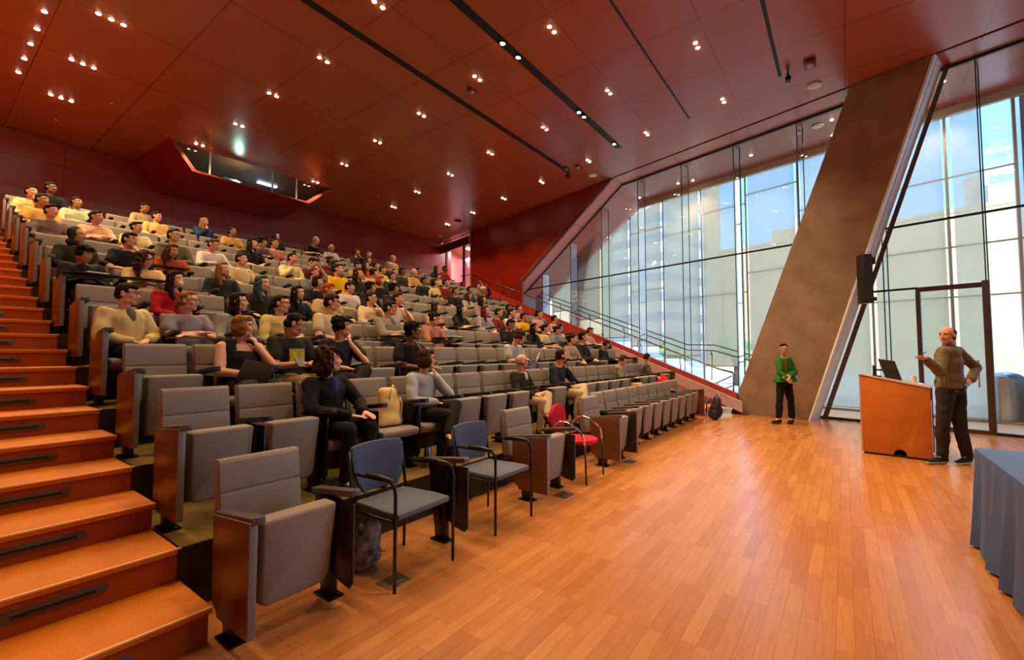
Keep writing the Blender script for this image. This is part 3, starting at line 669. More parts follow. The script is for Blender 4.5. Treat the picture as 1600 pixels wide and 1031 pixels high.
def place_seats(occ):
    for k in range(2, NR+1):
        n = seats_in_row(k)
        for i in range(n):
            dn = (k, i) in occ or (k, i) in OTHER_DOWN
            st = 'occupied' if (k,i) in occ else ('holding a cream bag' if (k,i) in OTHER_DOWN else 'empty')
            lab = f'grey auditorium seat in the {ORD[k]} row, {ORD[i+1]} from the left stair, {st}'
            seat(SX0+SP*i, row_y(k), floor_z(k), dn, 'panel' if i == 0 else 'arm', 'panel' if i == n-1 else None, opentab=(k,i) in OPEN_TABS,
                 label=lab, group='auditorium seats in the raked rows')
    # front row: three freestanding removable seats and the fixed right-hand run
    seat(1.365, 2.62, 0, False, 'panel', 'arm', 'w', label='grey auditorium seat standing alone nearest the camera at the foot of the left stair', group='removable front seats')
    seat(4.13, 2.64, 0, False, 'panel', 'arm', 'w', label='grey auditorium seat standing alone between the farther blue chair and the crimson chair', group='removable front seats')
    seat(5.86, 2.62, 0, False, 'panel', 'panel', 'w', label='grey auditorium seat standing alone just right of the crimson chair', group='removable front seats')
    for i in range(9):
        seat(6.49+SP*i, 2.82, 0, False, 'arm', 'panel' if i == 8 else None, label=f'grey folded seat in the right-hand front row run, {ORD[i+1]} from its left end', group='fixed front row seats at the right', row1=True)
    # lone arm post of the open bay between the blue chairs
    r = empty('arm_post', (2.64, 2.64, 0), 0, label='dark arm post with hanging tablet panel standing alone between the two blue chairs', cat='arm post')
    ob('armrest', SM['arm'], r); s = ob('standard', SM['std'], r); ob('foot_plate', SM['foot'], s); ob('tablet_arm', SM['tab'], r)

def stack_chair(x, y, rz, label):
    r = empty('side_chair', (x, y, 0), rz, label=label, cat='chair', group='blue side chairs in the front line')
    mb = MB(); mb.prism([(-.24,-.25),(.24,-.25),(.25,-.1),(.22,.22),(-.22,.22),(-.25,-.1)], .425, .47, 0, 'z'); build('seat', mb, M['blueseat'], r, bevel=.018)
    mb = MB()
    n = 8; rows = []
    pts = []
    for j in range(5):
        z = .50+.34*j/4; w = (.155,.20,.225,.235,.225)[j]
        for i in range(n+1):
            t = -1+2*i/n; pts.append((w*t, .235+.05*(z-.5)/.34 - .035*t*t, z + (.0 if j < 4 else -.012*t*t)))
    fr = [(p[0],p[1],p[2]) for p in pts]; bk = [(p[0],p[1]+.035,p[2]) for p in pts]; N_ = len(pts); fs = []
    for j in range(4):
        for i in range(n):
            a = j*(n+1)+i; fs += [(a,a+1,a+n+2,a+n+1),(N_+a,N_+a+n+1,N_+a+n+2,N_+a+1)]
    ed = list(range(n+1)) + [j*(n+1)+n for j in range(1,5)] + [4*(n+1)+i for i in range(n-1,-1,-1)] + [j*(n+1) for j in range(3,0,-1)]
    for q in range(len(ed)): a, b = ed[q], ed[(q+1) % len(ed)]; fs.append((a, a+N_, b+N_, b))
    mb.add(fr+bk, fs); build('backrest', mb, M['bluefab'], r, bevel=.012)
    for s in (-1, 1):
        mb = MB(); mb.tube([(s*.27,-.25,0),(s*.27,-.25,.60),(s*.27,-.235,.655),(s*.268,-.19,.675),(s*.265,.05,.67),(s*.26,.20,.665)], .0115); build('leg', mb, M['blacksatin'], r, smooth=True)
        mb = MB(); mb.tube([(s*.25,.24,0),(s*.245,.22,.45),(s*.235,.27,.80)], .0115); build('leg', mb, M['blacksatin'], r, smooth=True)
        mb = MB(); mb.tube([(s*.27,-.215,.678),(s*.268,-.10,.69),(s*.266,.04,.683)], .016); build('armrest', mb, M['black'], r, smooth=True)
    mb = MB(); mb.tube([(-.26,-.20,.42),(.26,-.20,.42)], .01); mb.tube([(-.25,.2,.42),(.25,.2,.42)], .01); mb.tube([(-.26,-.2,.42),(-.25,.2,.42)], .01); mb.tube([(.26,-.2,.42),(.25,.2,.42)], .01); build('frame', mb, M['blacksatin'], r, smooth=True)
    return r
def red_chair(x, y, rz):
    r = empty('red_chair', (x, y, 0), rz, label='crimson armchair with rounded back, chrome arms and thin dark legs in the front line', cat='chair')
    mb = MB(); out = [(.22*math.cos(t)*(1 if math.sin(t) < 0 else 1.0), .66+.20*math.sin(t)) for t in [2*PI*i/20 for i in range(20)]]
    out = [(a*(1 if b > .62 else .86), b) for a, b in out]
    mb.prism(out, .235, .285, 0, 'y'); build('backrest', mb, M['redfab'], r, bevel=.015)
    mb = MB(); mb.prism([(.235*math.cos(t)*1.0, -.02+.235*math.sin(t)) for t in [2*PI*i/20 for i in range(20)]], .42, .475, 0, 'z'); build('seat', mb, M['redseat'], r, bevel=.02)
    for s in (-1, 1):
        mb = MB(); pts = [(s*.26, .21, .56)] + [(s*.27, .17-.36*q+.0, .56+.13*math.sin(PI*(.25+.75*q)) ) for q in (.1,.3,.5,.7,.9,1.0)] + [(s*.26,-.22,.44)]
        mb.tube(pts, .014); build('armrest', mb, M['chrome'], r, smooth=True)
        mb = MB(); mb.tube([(s*.26,-.22,.45),(s*.262,-.235,0)], .011); build('leg', mb, mat('oxblood_metal','#3a1014',.3,.3) if s < 0 else bpy.data.materials['oxblood_metal'], r, smooth=True)
        mb = MB(); mb.tube([(s*.25,.20,.56),(s*.255,.22,0)], .011); build('leg', mb, bpy.data.materials['oxblood_metal'], r, smooth=True)
    mb = MB(); mb.tube([(-.26,-.2,.42),(.26,-.2,.42)], .01); mb.tube([(-.15,.2,.42),(-.12,.27,.55)], .01); mb.tube([(.15,.2,.42),(.12,.27,.55)], .01); build('frame', mb, bpy.data.materials['oxblood_metal'], r, smooth=True)
stack_chair(2.15, 2.56, math.radians(2), 'blue side chair with thin black legs, nearer the camera of the two')
stack_chair(3.22, 2.60, math.radians(1), 'blue side chair with thin black legs, beyond the lone arm post')
red_chair(4.90, 2.64, math.radians(4))
for x, y, lab in ((1.98,2.42,'brass floor plate beside the nearest lone seat'),(4.2,2.42,'dark metal floor plate in front of the middle lone seat'),(6.0,2.42,'dark metal floor plate in front of the lone seat right of the crimson chair'),(2.70,2.98,None)):
    if lab is None: continue
    mb = MB(); mb.box((-.09,-.075,0),(.09,.075,.006)); mb.box((-.04,-.03,.006),(.04,.03,.008)); o = build('floor_plate', mb, mat('brass_plate','#a08a5c',.3,.8) if x < 3 else M['armtop'], loc=(x,y,0), bevel=.002); tag(o, lab, 'floor plate')

# ---------------------------------------------------------------- people
def remesh(mb, name, vox, mats, sm=2, amp=0, freq=20, seed=0):
    me = bpy.data.meshes.new('tmp'); me.from_pydata(mb.v, [], mb.f)
    o = bpy.data.objects.new('tmp', me); C.objects.link(o)
    m = o.modifiers.new('r', 'REMESH'); m.mode = 'VOXEL'; m.voxel_size = vox
    if sm: s = o.modifiers.new('s', 'SMOOTH'); s.factor = .5; s.iterations = sm
    dg = bpy.context.evaluated_depsgraph_get(); ev = o.evaluated_get(dg); out = bpy.data.meshes.new_from_object(ev)
    bpy.data.objects.remove(o); bpy.data.meshes.remove(me); out.name = name
    n = len(out.vertices)
    if amp and n:
        co = np.empty(n*3, 'f'); out.vertices.foreach_get('co', co); co = co.reshape(-1,3)
        no = np.empty(n*3, 'f'); out.vertex_normals.foreach_get('vector', no); no = no.reshape(-1,3)
        rng = np.random.RandomState(seed+5); d = np.zeros(n)
        for q in range(7):
            kv = rng.randn(3)*freq*(1+.5*rng.rand()); d += np.sin(co@kv + rng.rand()*6.28 + 1.5*np.sin(co@(rng.randn(3)*freq*.5)))
        co = co + no*(d[:,None]*amp/2.6); out.vertices.foreach_set('co', co.astype('f').ravel())
    out.materials.clear()
    for q in (mats if isinstance(mats, (list, tuple)) else [mats]): out.materials.append(q)
    out.polygons.foreach_set('material_index', [0]*len(out.polygons)); out.polygons.foreach_set('use_smooth', [True]*len(out.polygons)); out.update()
    return out
SKIN = {'light': mat('skin_light', (.62,.33,.22), .5, spec=.35), 'mid': mat('skin_mid', (.50,.25,.15), .5, spec=.35), 'tan': mat('skin_tan', (.40,.19,.10), .5, spec=.35),
        'brown': mat('skin_brown', (.20,.085,.045), .5, spec=.35), 'pink': mat('skin_pink', (.60,.27,.18), .5, spec=.35)}
def hairmat(n, c): return mat('hair_'+n, c, .75, spec=.12, bump=.6, bscale=70)
HAIR = {n: hairmat(n, c) for n, c in dict(black='#120d0c', dark='#21150f', brown='#3d2516', light='#7a5530', auburn='#4a2010', blonde='#b08a55', grey='#8d857c', teal='#2d4647', red='#8a3f16').items()}
M['eyewhite'] = mat('eye_white', '#d9d2c8', .3); M['iris'] = mat('eye_iris', '#1c120d', .2); M['lip'] = mat('lip', (.42,.14,.11), .5)
M['cloth0'] = cloth('#555555')

def frame_from(d, n):
    d = d.normalized(); n = (n - d*n.dot(d)).normalized(); return d, n, d.cross(n)
def hand(mb, w, d, n, side, curl=.35, s=1.0):
    """w wrist, d direction to the fingers, n back-of-hand normal, side: +1/-1 on which lateral side the thumb sits"""
    d, n, l = frame_from(d, n); l = l*side
    R = [(w-d*.02*s, l*.024*s, n*.019*s), (w+d*.01*s, l*.027*s, n*.017*s), (w+d*.05*s, l*.040*s, n*.015*s), (w+d*.088*s, l*.039*s, n*.012*s)]
    mb.loft(R, 0, 12)
    for q, (lat, ln, cv) in enumerate([(.031,.068,.9),(.0105,.078,1.0),(-.0105,.073,1.05),(-.031,.056,1.15)]):
        p = w+d*(.083-.004*abs(q-1))*s + l*lat*s; dd = d + l*lat*1.6; dd.normalize(); r = .0092*s
        for sg, fr in enumerate((.45,.32,.26)):
            a = curl*cv*(.7 if sg == 0 else 1.0); dd = (dd*math.cos(a) - n*math.sin(a)).normalized(); p2 = p+dd*ln*fr*s
            mb.caps(p, r, p2, r*.92, n=8); p = p2; r *= .92
            n = n
    p = w+d*.025*s+l*.026*s; dd = (d*.62+l*.72-n*.30).normalized()
    for sg in range(2):
        p2 = p+dd*(.042-.008*sg)*s; mb.caps(p, (.0125-.002*sg)*s, p2, (.0108-.002*sg)*s, n=8); p = p2; dd = (dd*.9+d*.45-n*.2).normalized()

def headmat(P): return Matrix.Translation(P['head']) @ Matrix.Rotation(P['yaw'], 4, 'Z') @ Matrix.Rotation(P['pitch'], 4, 'X') @ Matrix.Rotation(P['roll'], 4, 'Y')
def head(mb, H):
    mb.ell((0,.012,.035), (.0755,.094,.084), mx=H, nu=20, nv=14)
    mb.ell((0,-.022,-.035), (.0585,.066,.075), mx=H, nu=18, nv=12)
    mb.ell((0,-.055,-.088), (.034,.032,.026), mx=H)                   # chin
    for s in (-1, 1):
        mb.ell((s*.036,-.058,-.022), (.025,.026,.026), mx=H)          # cheek
        mb.ell((s*.078,.012,-.008), (.010,.020,.031), mx=H)           # ear
        mb.ell((s*.033,-.070,.030), (.026,.016,.010), mx=H)           # brow ridge
        mb.ell((s*.045,-.02,-.072), (.018,.035,.022), mx=H)           # jaw
    mb.caps(H @ V3(0,-.082,.020), .0085, H @ V3(0,-.104,-.022), .0125)
    mb.ell((0,-.096,-.027), (.0185,.012,.010), mx=H)
    mb.ell((0,-.080,-.054), (.025,.014,.012), mx=H)                   # mouth mound
    mb.ell((0,.045,-.055), (.052,.05,.06), mx=H)                      # nape

def pose(kind='sit', **k):
    P = dict(pel=V3(0,.13,.53), neck=V3(0,.155,1.00), head=V3(0,.115,1.165), yaw=math.radians(33), pitch=0, roll=0, ty=0, build=1.0,
             shL=V3(-.178,.165,.945), shR=V3(.178,.165,.945), hipL=V3(-.088,.10,.52), hipR=V3(.088,.10,.52),
             knL=V3(-.115,-.30,.545), knR=V3(.125,-.30,.545), anL=V3(-.12,-.27,.09), anR=V3(.13,-.29,.09), footdirL=V3(-.15,-1,0), footdirR=V3(.15,-1,0),
             hdL=None, hdR=None, hnL=V3(0,0,1), hnR=V3(0,0,1), curl=.35, thL=1, thR=-1)
    A = dict(
      lap=dict(elL=V3(-.25,.07,.70), wrL=V3(-.06,-.11,.645), elR=V3(.25,.07,.70), wrR=V3(.075,-.13,.665)),
      cross=dict(elL=V3(-.23,.0,.735), wrL=V3(.07,-.085,.775), elR=V3(.23,.0,.73), wrR=V3(-.07,-.10,.74)),
      chinR=dict(elL=V3(-.25,.06,.70), wrL=V3(-.02,-.10,.66), elR=V3(.245,-.05,.735), wrR=V3(.155,-.055,.985)),
      chinL=dict(elR=V3(.25,.06,.70), wrR=V3(.02,-.10,.66), elL=V3(-.245,-.05,.735), wrL=V3(-.075,-.07,.985)),
      rest=dict(elL=V3(-.255,.10,.70), wrL=V3(-.245,-.14,.68), elR=V3(.255,.10,.70), wrR=V3(.22,-.15,.68)),
      write=dict(elL=V3(-.25,.02,.72), wrL=V3(-.08,-.21,.735), elR=V3(.25,.02,.72), wrR=V3(.10,-.22,.735)),
      phone=dict(elL=V3(-.22,.05,.70), wrL=V3(-.045,-.16,.72), elR=V3(.22,.05,.70), wrR=V3(.055,-.16,.73)),
      up=dict(elL=V3(-.25,.06,.70), wrL=V3(-.02,-.10,.66), elR=V3(.27,.05,1.10), wrR=V3(.13,.06,1.27)))
    a = k.pop('arms', 'lap'); P.update(A[a])
    if a == 'chinR': P.update(hdR=V3(-.12,-.02,.9), hnR=V3(.8,-.6,0), thR=-1)
    if a == 'chinL': P.update(hdL=V3(.35,-.05,.9), hnL=V3(-.6,-.6,0))
    if a in ('write','phone'): P.update(pitch=math.radians(24 if a == 'phone' else 16), head=V3(0,.065,1.14))
    if k.pop('crossleg', 0): P.update(knR=V3(.06,-.32,.64), anR=V3(-.20,-.44,.36), footdirR=V3(-.5,-.8,-.2), knL=V3(-.10,-.31,.55))
    lean = k.pop('lean', 0)
    P.update(k)
    hm = headmat(P)
    if a in ('chinR','chinL'):
        sd = 1 if a == 'chinR' else -1; ch = hm @ V3(0,-.080,-.100); w = ch + V3(sd*.035,-.045,-.115)
        if sd > 0: P.update(wrR=w, hdR=(ch-w)+V3(0,-.01,.02), hnR=V3(.5,-.8,.2), curl=.75)
        else: P.update(wrL=w, hdL=(ch-w)+V3(0,-.01,.02), hnL=V3(-.3,-.9,.2), curl=.75)
    if lean:
        for q in ('neck','head','shL','shR'):
            P[q] = P[q] + V3(0, -lean*(P[q].z-.5)/.5, -lean*.12)
        for q in ('elL','elR'): P[q] = P[q] + V3(0,-lean*.5,0)
    return P
TR = [(-.16,.10,.075),(-.08,.150,.108),(.02,.168,.120),(.18,.163,.116),(.38,.146,.106),(.60,.158,.112),(.78,.168,.104),(.90,.135,.086),(.97,.080,.066)]
def torso(mb, P, infl=0, lo=-.16, hi=1.0, flare=0):
    a, b = P['pel'], P['neck']; d = (b-a); u = d.normalized(); bd = P['build']
    sx = (P['shR']-P['shL']); sx = (sx-u*sx.dot(u)).normalized(); hx = (P['hipR']-P['hipL']).normalized()
    R = []
    for t, rx, ry in TR:
        if t < lo or t > hi: continue
        x = (hx*(1-max(0,min(1,t)))+sx*max(0,min(1,t))); x = (x-u*x.dot(u)).normalized(); y = u.cross(x)
        fl = flare*max(0,.3-t)
        bw = 1+(bd-1)*(1 if t < .7 else .5)
        R.append((a+d*t+y*(.012*math.sin(PI*max(0,t))), x*(rx*bw+infl+fl), y*(ry*bw+infl+fl)))
    mb.loft(R, 0, 20)
def arms(mb, P, infl=0, upper=1.0, fore=1.0, taper=0):
    for s in 'LR':
        a, b, c = P['sh'+s], P['el'+s], P['wr'+s]; bd = .5+.5*P['build']
        if infl or True: mb.caps(P['neck']-V3(0,0,.045)+(a-P['neck'])*.35, .046*bd+infl, a, .053*bd+infl)
        mb.caps(a, .053*bd+infl, a+(b-a)*upper, (.043*bd)+infl+taper)
        if fore > 0: mb.caps(b, .041*bd+infl, b+(c-b)*fore, .041*bd-(.015*fore)+infl+.003)
def legs(mb, P, infl=0, end=1.0, wide=0):
    bd = .4+.6*P['build']
    for s in 'LR':
        a, b, c = P['hip'+s], P['kn'+s], P['an'+s]
        mb.caps(a, .088*bd+infl, b, .058*bd+infl); mb.caps(b, .057*bd+infl, b+(c-b)*.35, .055*bd+infl+wide*.4); mb.caps(b+(c-b)*.35, .055*bd+infl+wide*.4, b+(c-b)*end, .040+infl+wide)
def mesh_body(P, vox):
    mb = MB(); torso(mb, P); arms(mb, P); legs(mb, P)
    H = headmat(P); head(mb, H); mb.caps(P['neck']-V3(0,0,.03), .056, H @ V3(0,.03,-.06), .050)
    for s, sd in (('L',1),('R',-1)):
        d = P['hd'+s] or (P['wr'+s]-P['el'+s]); n = P['hn'+s]
        hand(mb, P['wr'+s], d.normalized(), n, -P['th'+s]*1.0, P['curl'])
        a = P['an'+s]; f = P['footdir'+s].normalized(); mb.caps(a, .036, a+f*.11-V3(0,0,.052), .022)
    return remesh(mb, 'person', vox, M['cloth0'], 2)
def mesh_shirt(P, kind, vox, seed=0, infl=.014):
    mb = MB(); lo = -.1
    if kind == 'tank':
        torso(mb, P, infl, lo, .86)
        for s in 'LR': a = P['sh'+s]; m = P['neck']+(a-P['neck'])*.45; m = P['neck']+(a-P['neck'])*.62; mb.caps(m+V3(0,.0,-.005), .066+infl, m+V3(0,-.03,-.14), .085+infl)
    else:
        torso(mb, P, infl + (.012 if kind in ('jacket','hoodie') else 0), lo, .97, .25 if kind == 'jacket' else 0)
        arms(mb, P, infl+(.008 if kind in ('jacket','hoodie') else .004), *(dict(short=(.62,0,.014), half=(1,.15,.004)).get(kind, (1,.93,0))))
    return remesh(mb, 'shirt', vox, M['cloth0'], 3, .0055, 17, seed)
def mesh_pants(P, vox, seed=0, end=.93, wide=.004):
    mb = MB(); torso(mb, P, .012, -.2, .24); legs(mb, P, .013, end, wide); return remesh(mb, 'trousers', vox, M['cloth0'], 3, .004, 15, seed+3)
def mesh_shoe(P, s, vox=.008):
    mb = MB(); q = P.get('shoe', 1.0); a = P['an'+s]; f = P['footdir'+s].normalized(); z = V3(0,0,-.055); side = f.cross(V3(0,0,1)).normalized()
    up = side.cross(f).normalized()
    R = [(a+z-f*.068+up*.0, side*.028, up*.030), (a+z-f*.038+up*.014, side*.040, up*.055), (a+z+f*.03+up*.012, side*.042, up*.052), (a+z+f*.10*q-up*.0, side*.048, up*.036), (a+z+f*.165*q-up*.008, side*.040, up*.025), (a+z+f*.20*q-up*.010, side*.020, up*.016)]
    mb.loft(R, 0, 12); me = remesh(mb, 'shoe', vox, [M['cloth0'], M['cloth0']], 2)
    for p in me.polygons:
        if (p.center-a-z).dot(up) < -.006: p.material_index = 1
    return me
def HB(k):   # hair shape in head space
    mb = MB()
    top = ((0,.020,.044), (.0805,.094,.082))
    if k != 'bald': mb.ell(*top, nu=20, nv=12); mb.ell((0,.055,-.012), (.076,.062,.068))
    if k in ('short','fade','cap','glassy'): mb.ell((0,-.040,.088), (.058,.038,.030))
    if k == 'crop': pass
    if k == 'fringe': mb.ell((0,-.052,.078), (.062,.040,.036)); 
    if k == 'mop': mb.ell((0,-.045,.078), (.070,.045,.040)); mb.ell((.0,.03,.06), (.092,.10,.078)); [mb.ell((s*.074,.01,.0), (.022,.05,.05)) for s in (-1,1)]
    if k in ('long','curly','fringelong'):
        mb.ell((0,.068,-.12), (.090,.052,.19))
        for s in (-1,1): mb.caps((s*.072,-.005,.02), .026, (s*.088,.0,-.15), .034); mb.caps((s*.088,.0,-.15), .034, (s*.078,-.035,-.27), .024)
        mb.ell((0,-.018,.092), (.066,.058,.036))
    if k == 'curly': mb.ell((0,.03,.03), (.105,.11,.095)); [mb.ell((s*.085,.02,-.09), (.045,.06,.11)) for s in (-1,1)]
    if k == 'curlybob': mb.ell((0,.040,.042), (.106,.108,.094)); mb.ell((0,.06,-.06), (.108,.085,.10)); [mb.ell((s*.088,.035,-.05), (.036,.055,.085)) for s in (-1,1)]; mb.ell((0,-.035,.090), (.066,.040,.034))
    if k == 'bob': mb.ell((0,.04,-.03), (.094,.078,.095)); [mb.ell((s*.078,-.005,-.035), (.022,.045,.07)) for s in (-1,1)]; mb.ell((0,-.045,.082), (.062,.042,.035))
    if k == 'bun': mb.ell((0,.125,.045), (.038,.036,.036)); mb.ell((0,-.03,.09), (.06,.045,.03))
    if k == 'pony': mb.caps((0,.11,.03), .026, (0,.15,-.08), .024); mb.caps((0,.15,-.08), .024, (.01,.13,-.18), .012); mb.ell((0,-.03,.09), (.06,.045,.03))
    if k == 'afro': mb.ell((0,.03,.065), (.10,.105,.09)); mb.ell((0,-.03,.10), (.07,.06,.04))
    if k == 'bald': mb.ell((0,.038,-.006), (.0795,.084,.044)); mb.ell((0,.05,.03), (.074,.074,.05))
    if k == 'receding': mb = MB(); mb.ell((0,.030,.030), (.0815,.090,.083)); mb.ell((0,.05,-.03), (.073,.06,.05))
    if k == 'cap': mb = MB(); mb.ell((0,.015,.05), (.086,.102,.082)); mb.ell((0,-.105,.058), (.062,.055,.010))
    if k == 'hood': mb = MB(); mb.ell((0,.035,.03), (.098,.098,.115)); mb.ell((0,.06,-.10), (.10,.075,.07)); mb.ell((0,-.02,-.12), (.085,.065,.03))
    a, f = dict(curly=(.010,75), curlybob=(.013,85), afro=(.006,110), mop=(.006,55)).get(k, (.0028,60))
    return remesh(mb, 'hair', .0085, M['cloth0'], 2, a, f, len(k))
_hair = {}
def hair_mesh(k):
    if k not in _hair: _hair[k] = HB(k)
    return _hair[k]
def small_meshes():
    D = {}
    mb = MB()
    for s in (-1,1): mb.ell((s*.031,-.0725,.010), (.0135,.0105,.0085), 0, nu=10, nv=6); mb.ell((s*.031,-.0805,.010), (.0062,.004,.0062), 1, nu=8, nv=5)
    D['eyes'] = mb.mesh('eyes', [M['eyewhite'], M['iris']], smooth=True)
    mb = MB()
    for s in (-1,1): mb.tube([(s*.014,-.086,.030),(s*.030,-.0875,.036),(s*.048,-.078,.030)], .0038, 0, 6)
    D['brows'] = mb.mesh('eyebrows', M['cloth0'], smooth=True)
    mb = MB(); mb.tube([(-.022,-.0865,-.056),(-.008,-.0945,-.053),(.008,-.0945,-.053),(.022,-.0865,-.056)], .0042, 0, 6); mb.tube([(-.016,-.088,-.061),(0,-.094,-.0625),(.016,-.088,-.061)], .0042, 0, 6)
    D['lips'] = mb.mesh('lips', M['lip'], smooth=True)
    mb = MB()
    for s in (-1,1):
        mb.tube([(s*.031+.022*math.cos(t), -.096, .008+.018*math.sin(t)) for t in [2*PI*i/12 for i in range(13)]], .0024, 0, 5)
        mb.tube([(s*.053,-.095,.012),(s*.076,-.06,.012),(s*.080,.01,.008)], .002, 0, 5)
    mb.tube([(-.009,-.096,.012),(0,-.102,.014),(.009,-.096,.012)], .002, 0, 5)
    D['glasses'] = mb.mesh('glasses', M['black'], smooth=True)
    mb = MB(); mb.ell((0,-.052,-.050), (.052,.055,.042)); D['mask'] = mb.mesh('face_mask', M['white'], smooth=True)
    mb = MB(); mb.ell((0,-.052,-.078), (.046,.046,.038)); mb.ell((0,-.084,-.044), (.026,.014,.007)); [mb.ell((s*.052,-.015,-.05), (.012,.03,.04)) for s in (-1,1)]; D['beard'] = remesh(mb, 'beard', .007, M['cloth0'], 1, .003, 90)
    return D
SML = small_meshes()
def setmat(o, *ms):
    for i, m in enumerate(ms):
        o.material_slots[i].link = 'OBJECT'; o.material_slots[i].material = m
_pc = {}
def person(key, P, loc, rz=0, sc_=1.0, skin='light', hair='short', hcol='dark', top='long', tcol='#888888', bcol='#26262b', shoe='#1a1a1c', sole=None, vox=.012,
           glasses=0, beard=None, mask=0, label='', group=None, pants=dict(), under=None, tmat=None, seed=0):
    kb = ('b', key); 
    if kb not in _pc: _pc[kb] = mesh_body(P, vox)
    o = ob('person', _pc[kb]); setmat(o, SKIN[skin]); o.location = loc; o.rotation_euler = (0,0,rz); o.scale = (sc_,)*3
    tag(o, label, 'person', group)
    ks = ('s', key, top)
    if ks not in _pc: _pc[ks] = mesh_shirt(P, top, vox*.95, seed)
    s = ob({'jacket':'jacket','hoodie':'hoodie','tank':'tank_top'}.get(top,'shirt'), _pc[ks], o); setmat(s, tmat or cloth(tcol))
    kp = ('p', key)
    if kp not in _pc: _pc[kp] = mesh_pants(P, vox, seed, **pants)
    p = ob('trousers', _pc[kp], o); setmat(p, cloth(bcol))
    for sd in 'LR':
        kf = ('f'+sd, key)
        if kf not in _pc: _pc[kf] = mesh_shoe(P, sd)
        q = ob('shoe', _pc[kf], o); setmat(q, cloth(shoe), cloth(sole or shoe))
    H = headmat(P)
    if hair: h = ob('hair' if hair not in ('cap','hood') else hair, hair_mesh(hair), o, mx=H); setmat(h, HAIR[hcol] if hcol in HAIR else cloth(hcol))
    e = ob('eyes', SML['eyes'], o, mx=H); b = ob('eyebrows', SML['brows'], o, mx=H); setmat(b, HAIR.get(hcol, HAIR['dark']))
    if not mask: ob('lips', SML['lips'], o, mx=H)
    else: ob('face_mask', SML['mask'], o, mx=H)
    if glasses: ob('glasses', SML['glasses'], o, mx=H)
    if beard: q = ob('beard', SML['beard'], o, mx=H); setmat(q, HAIR[beard])
    return o, s

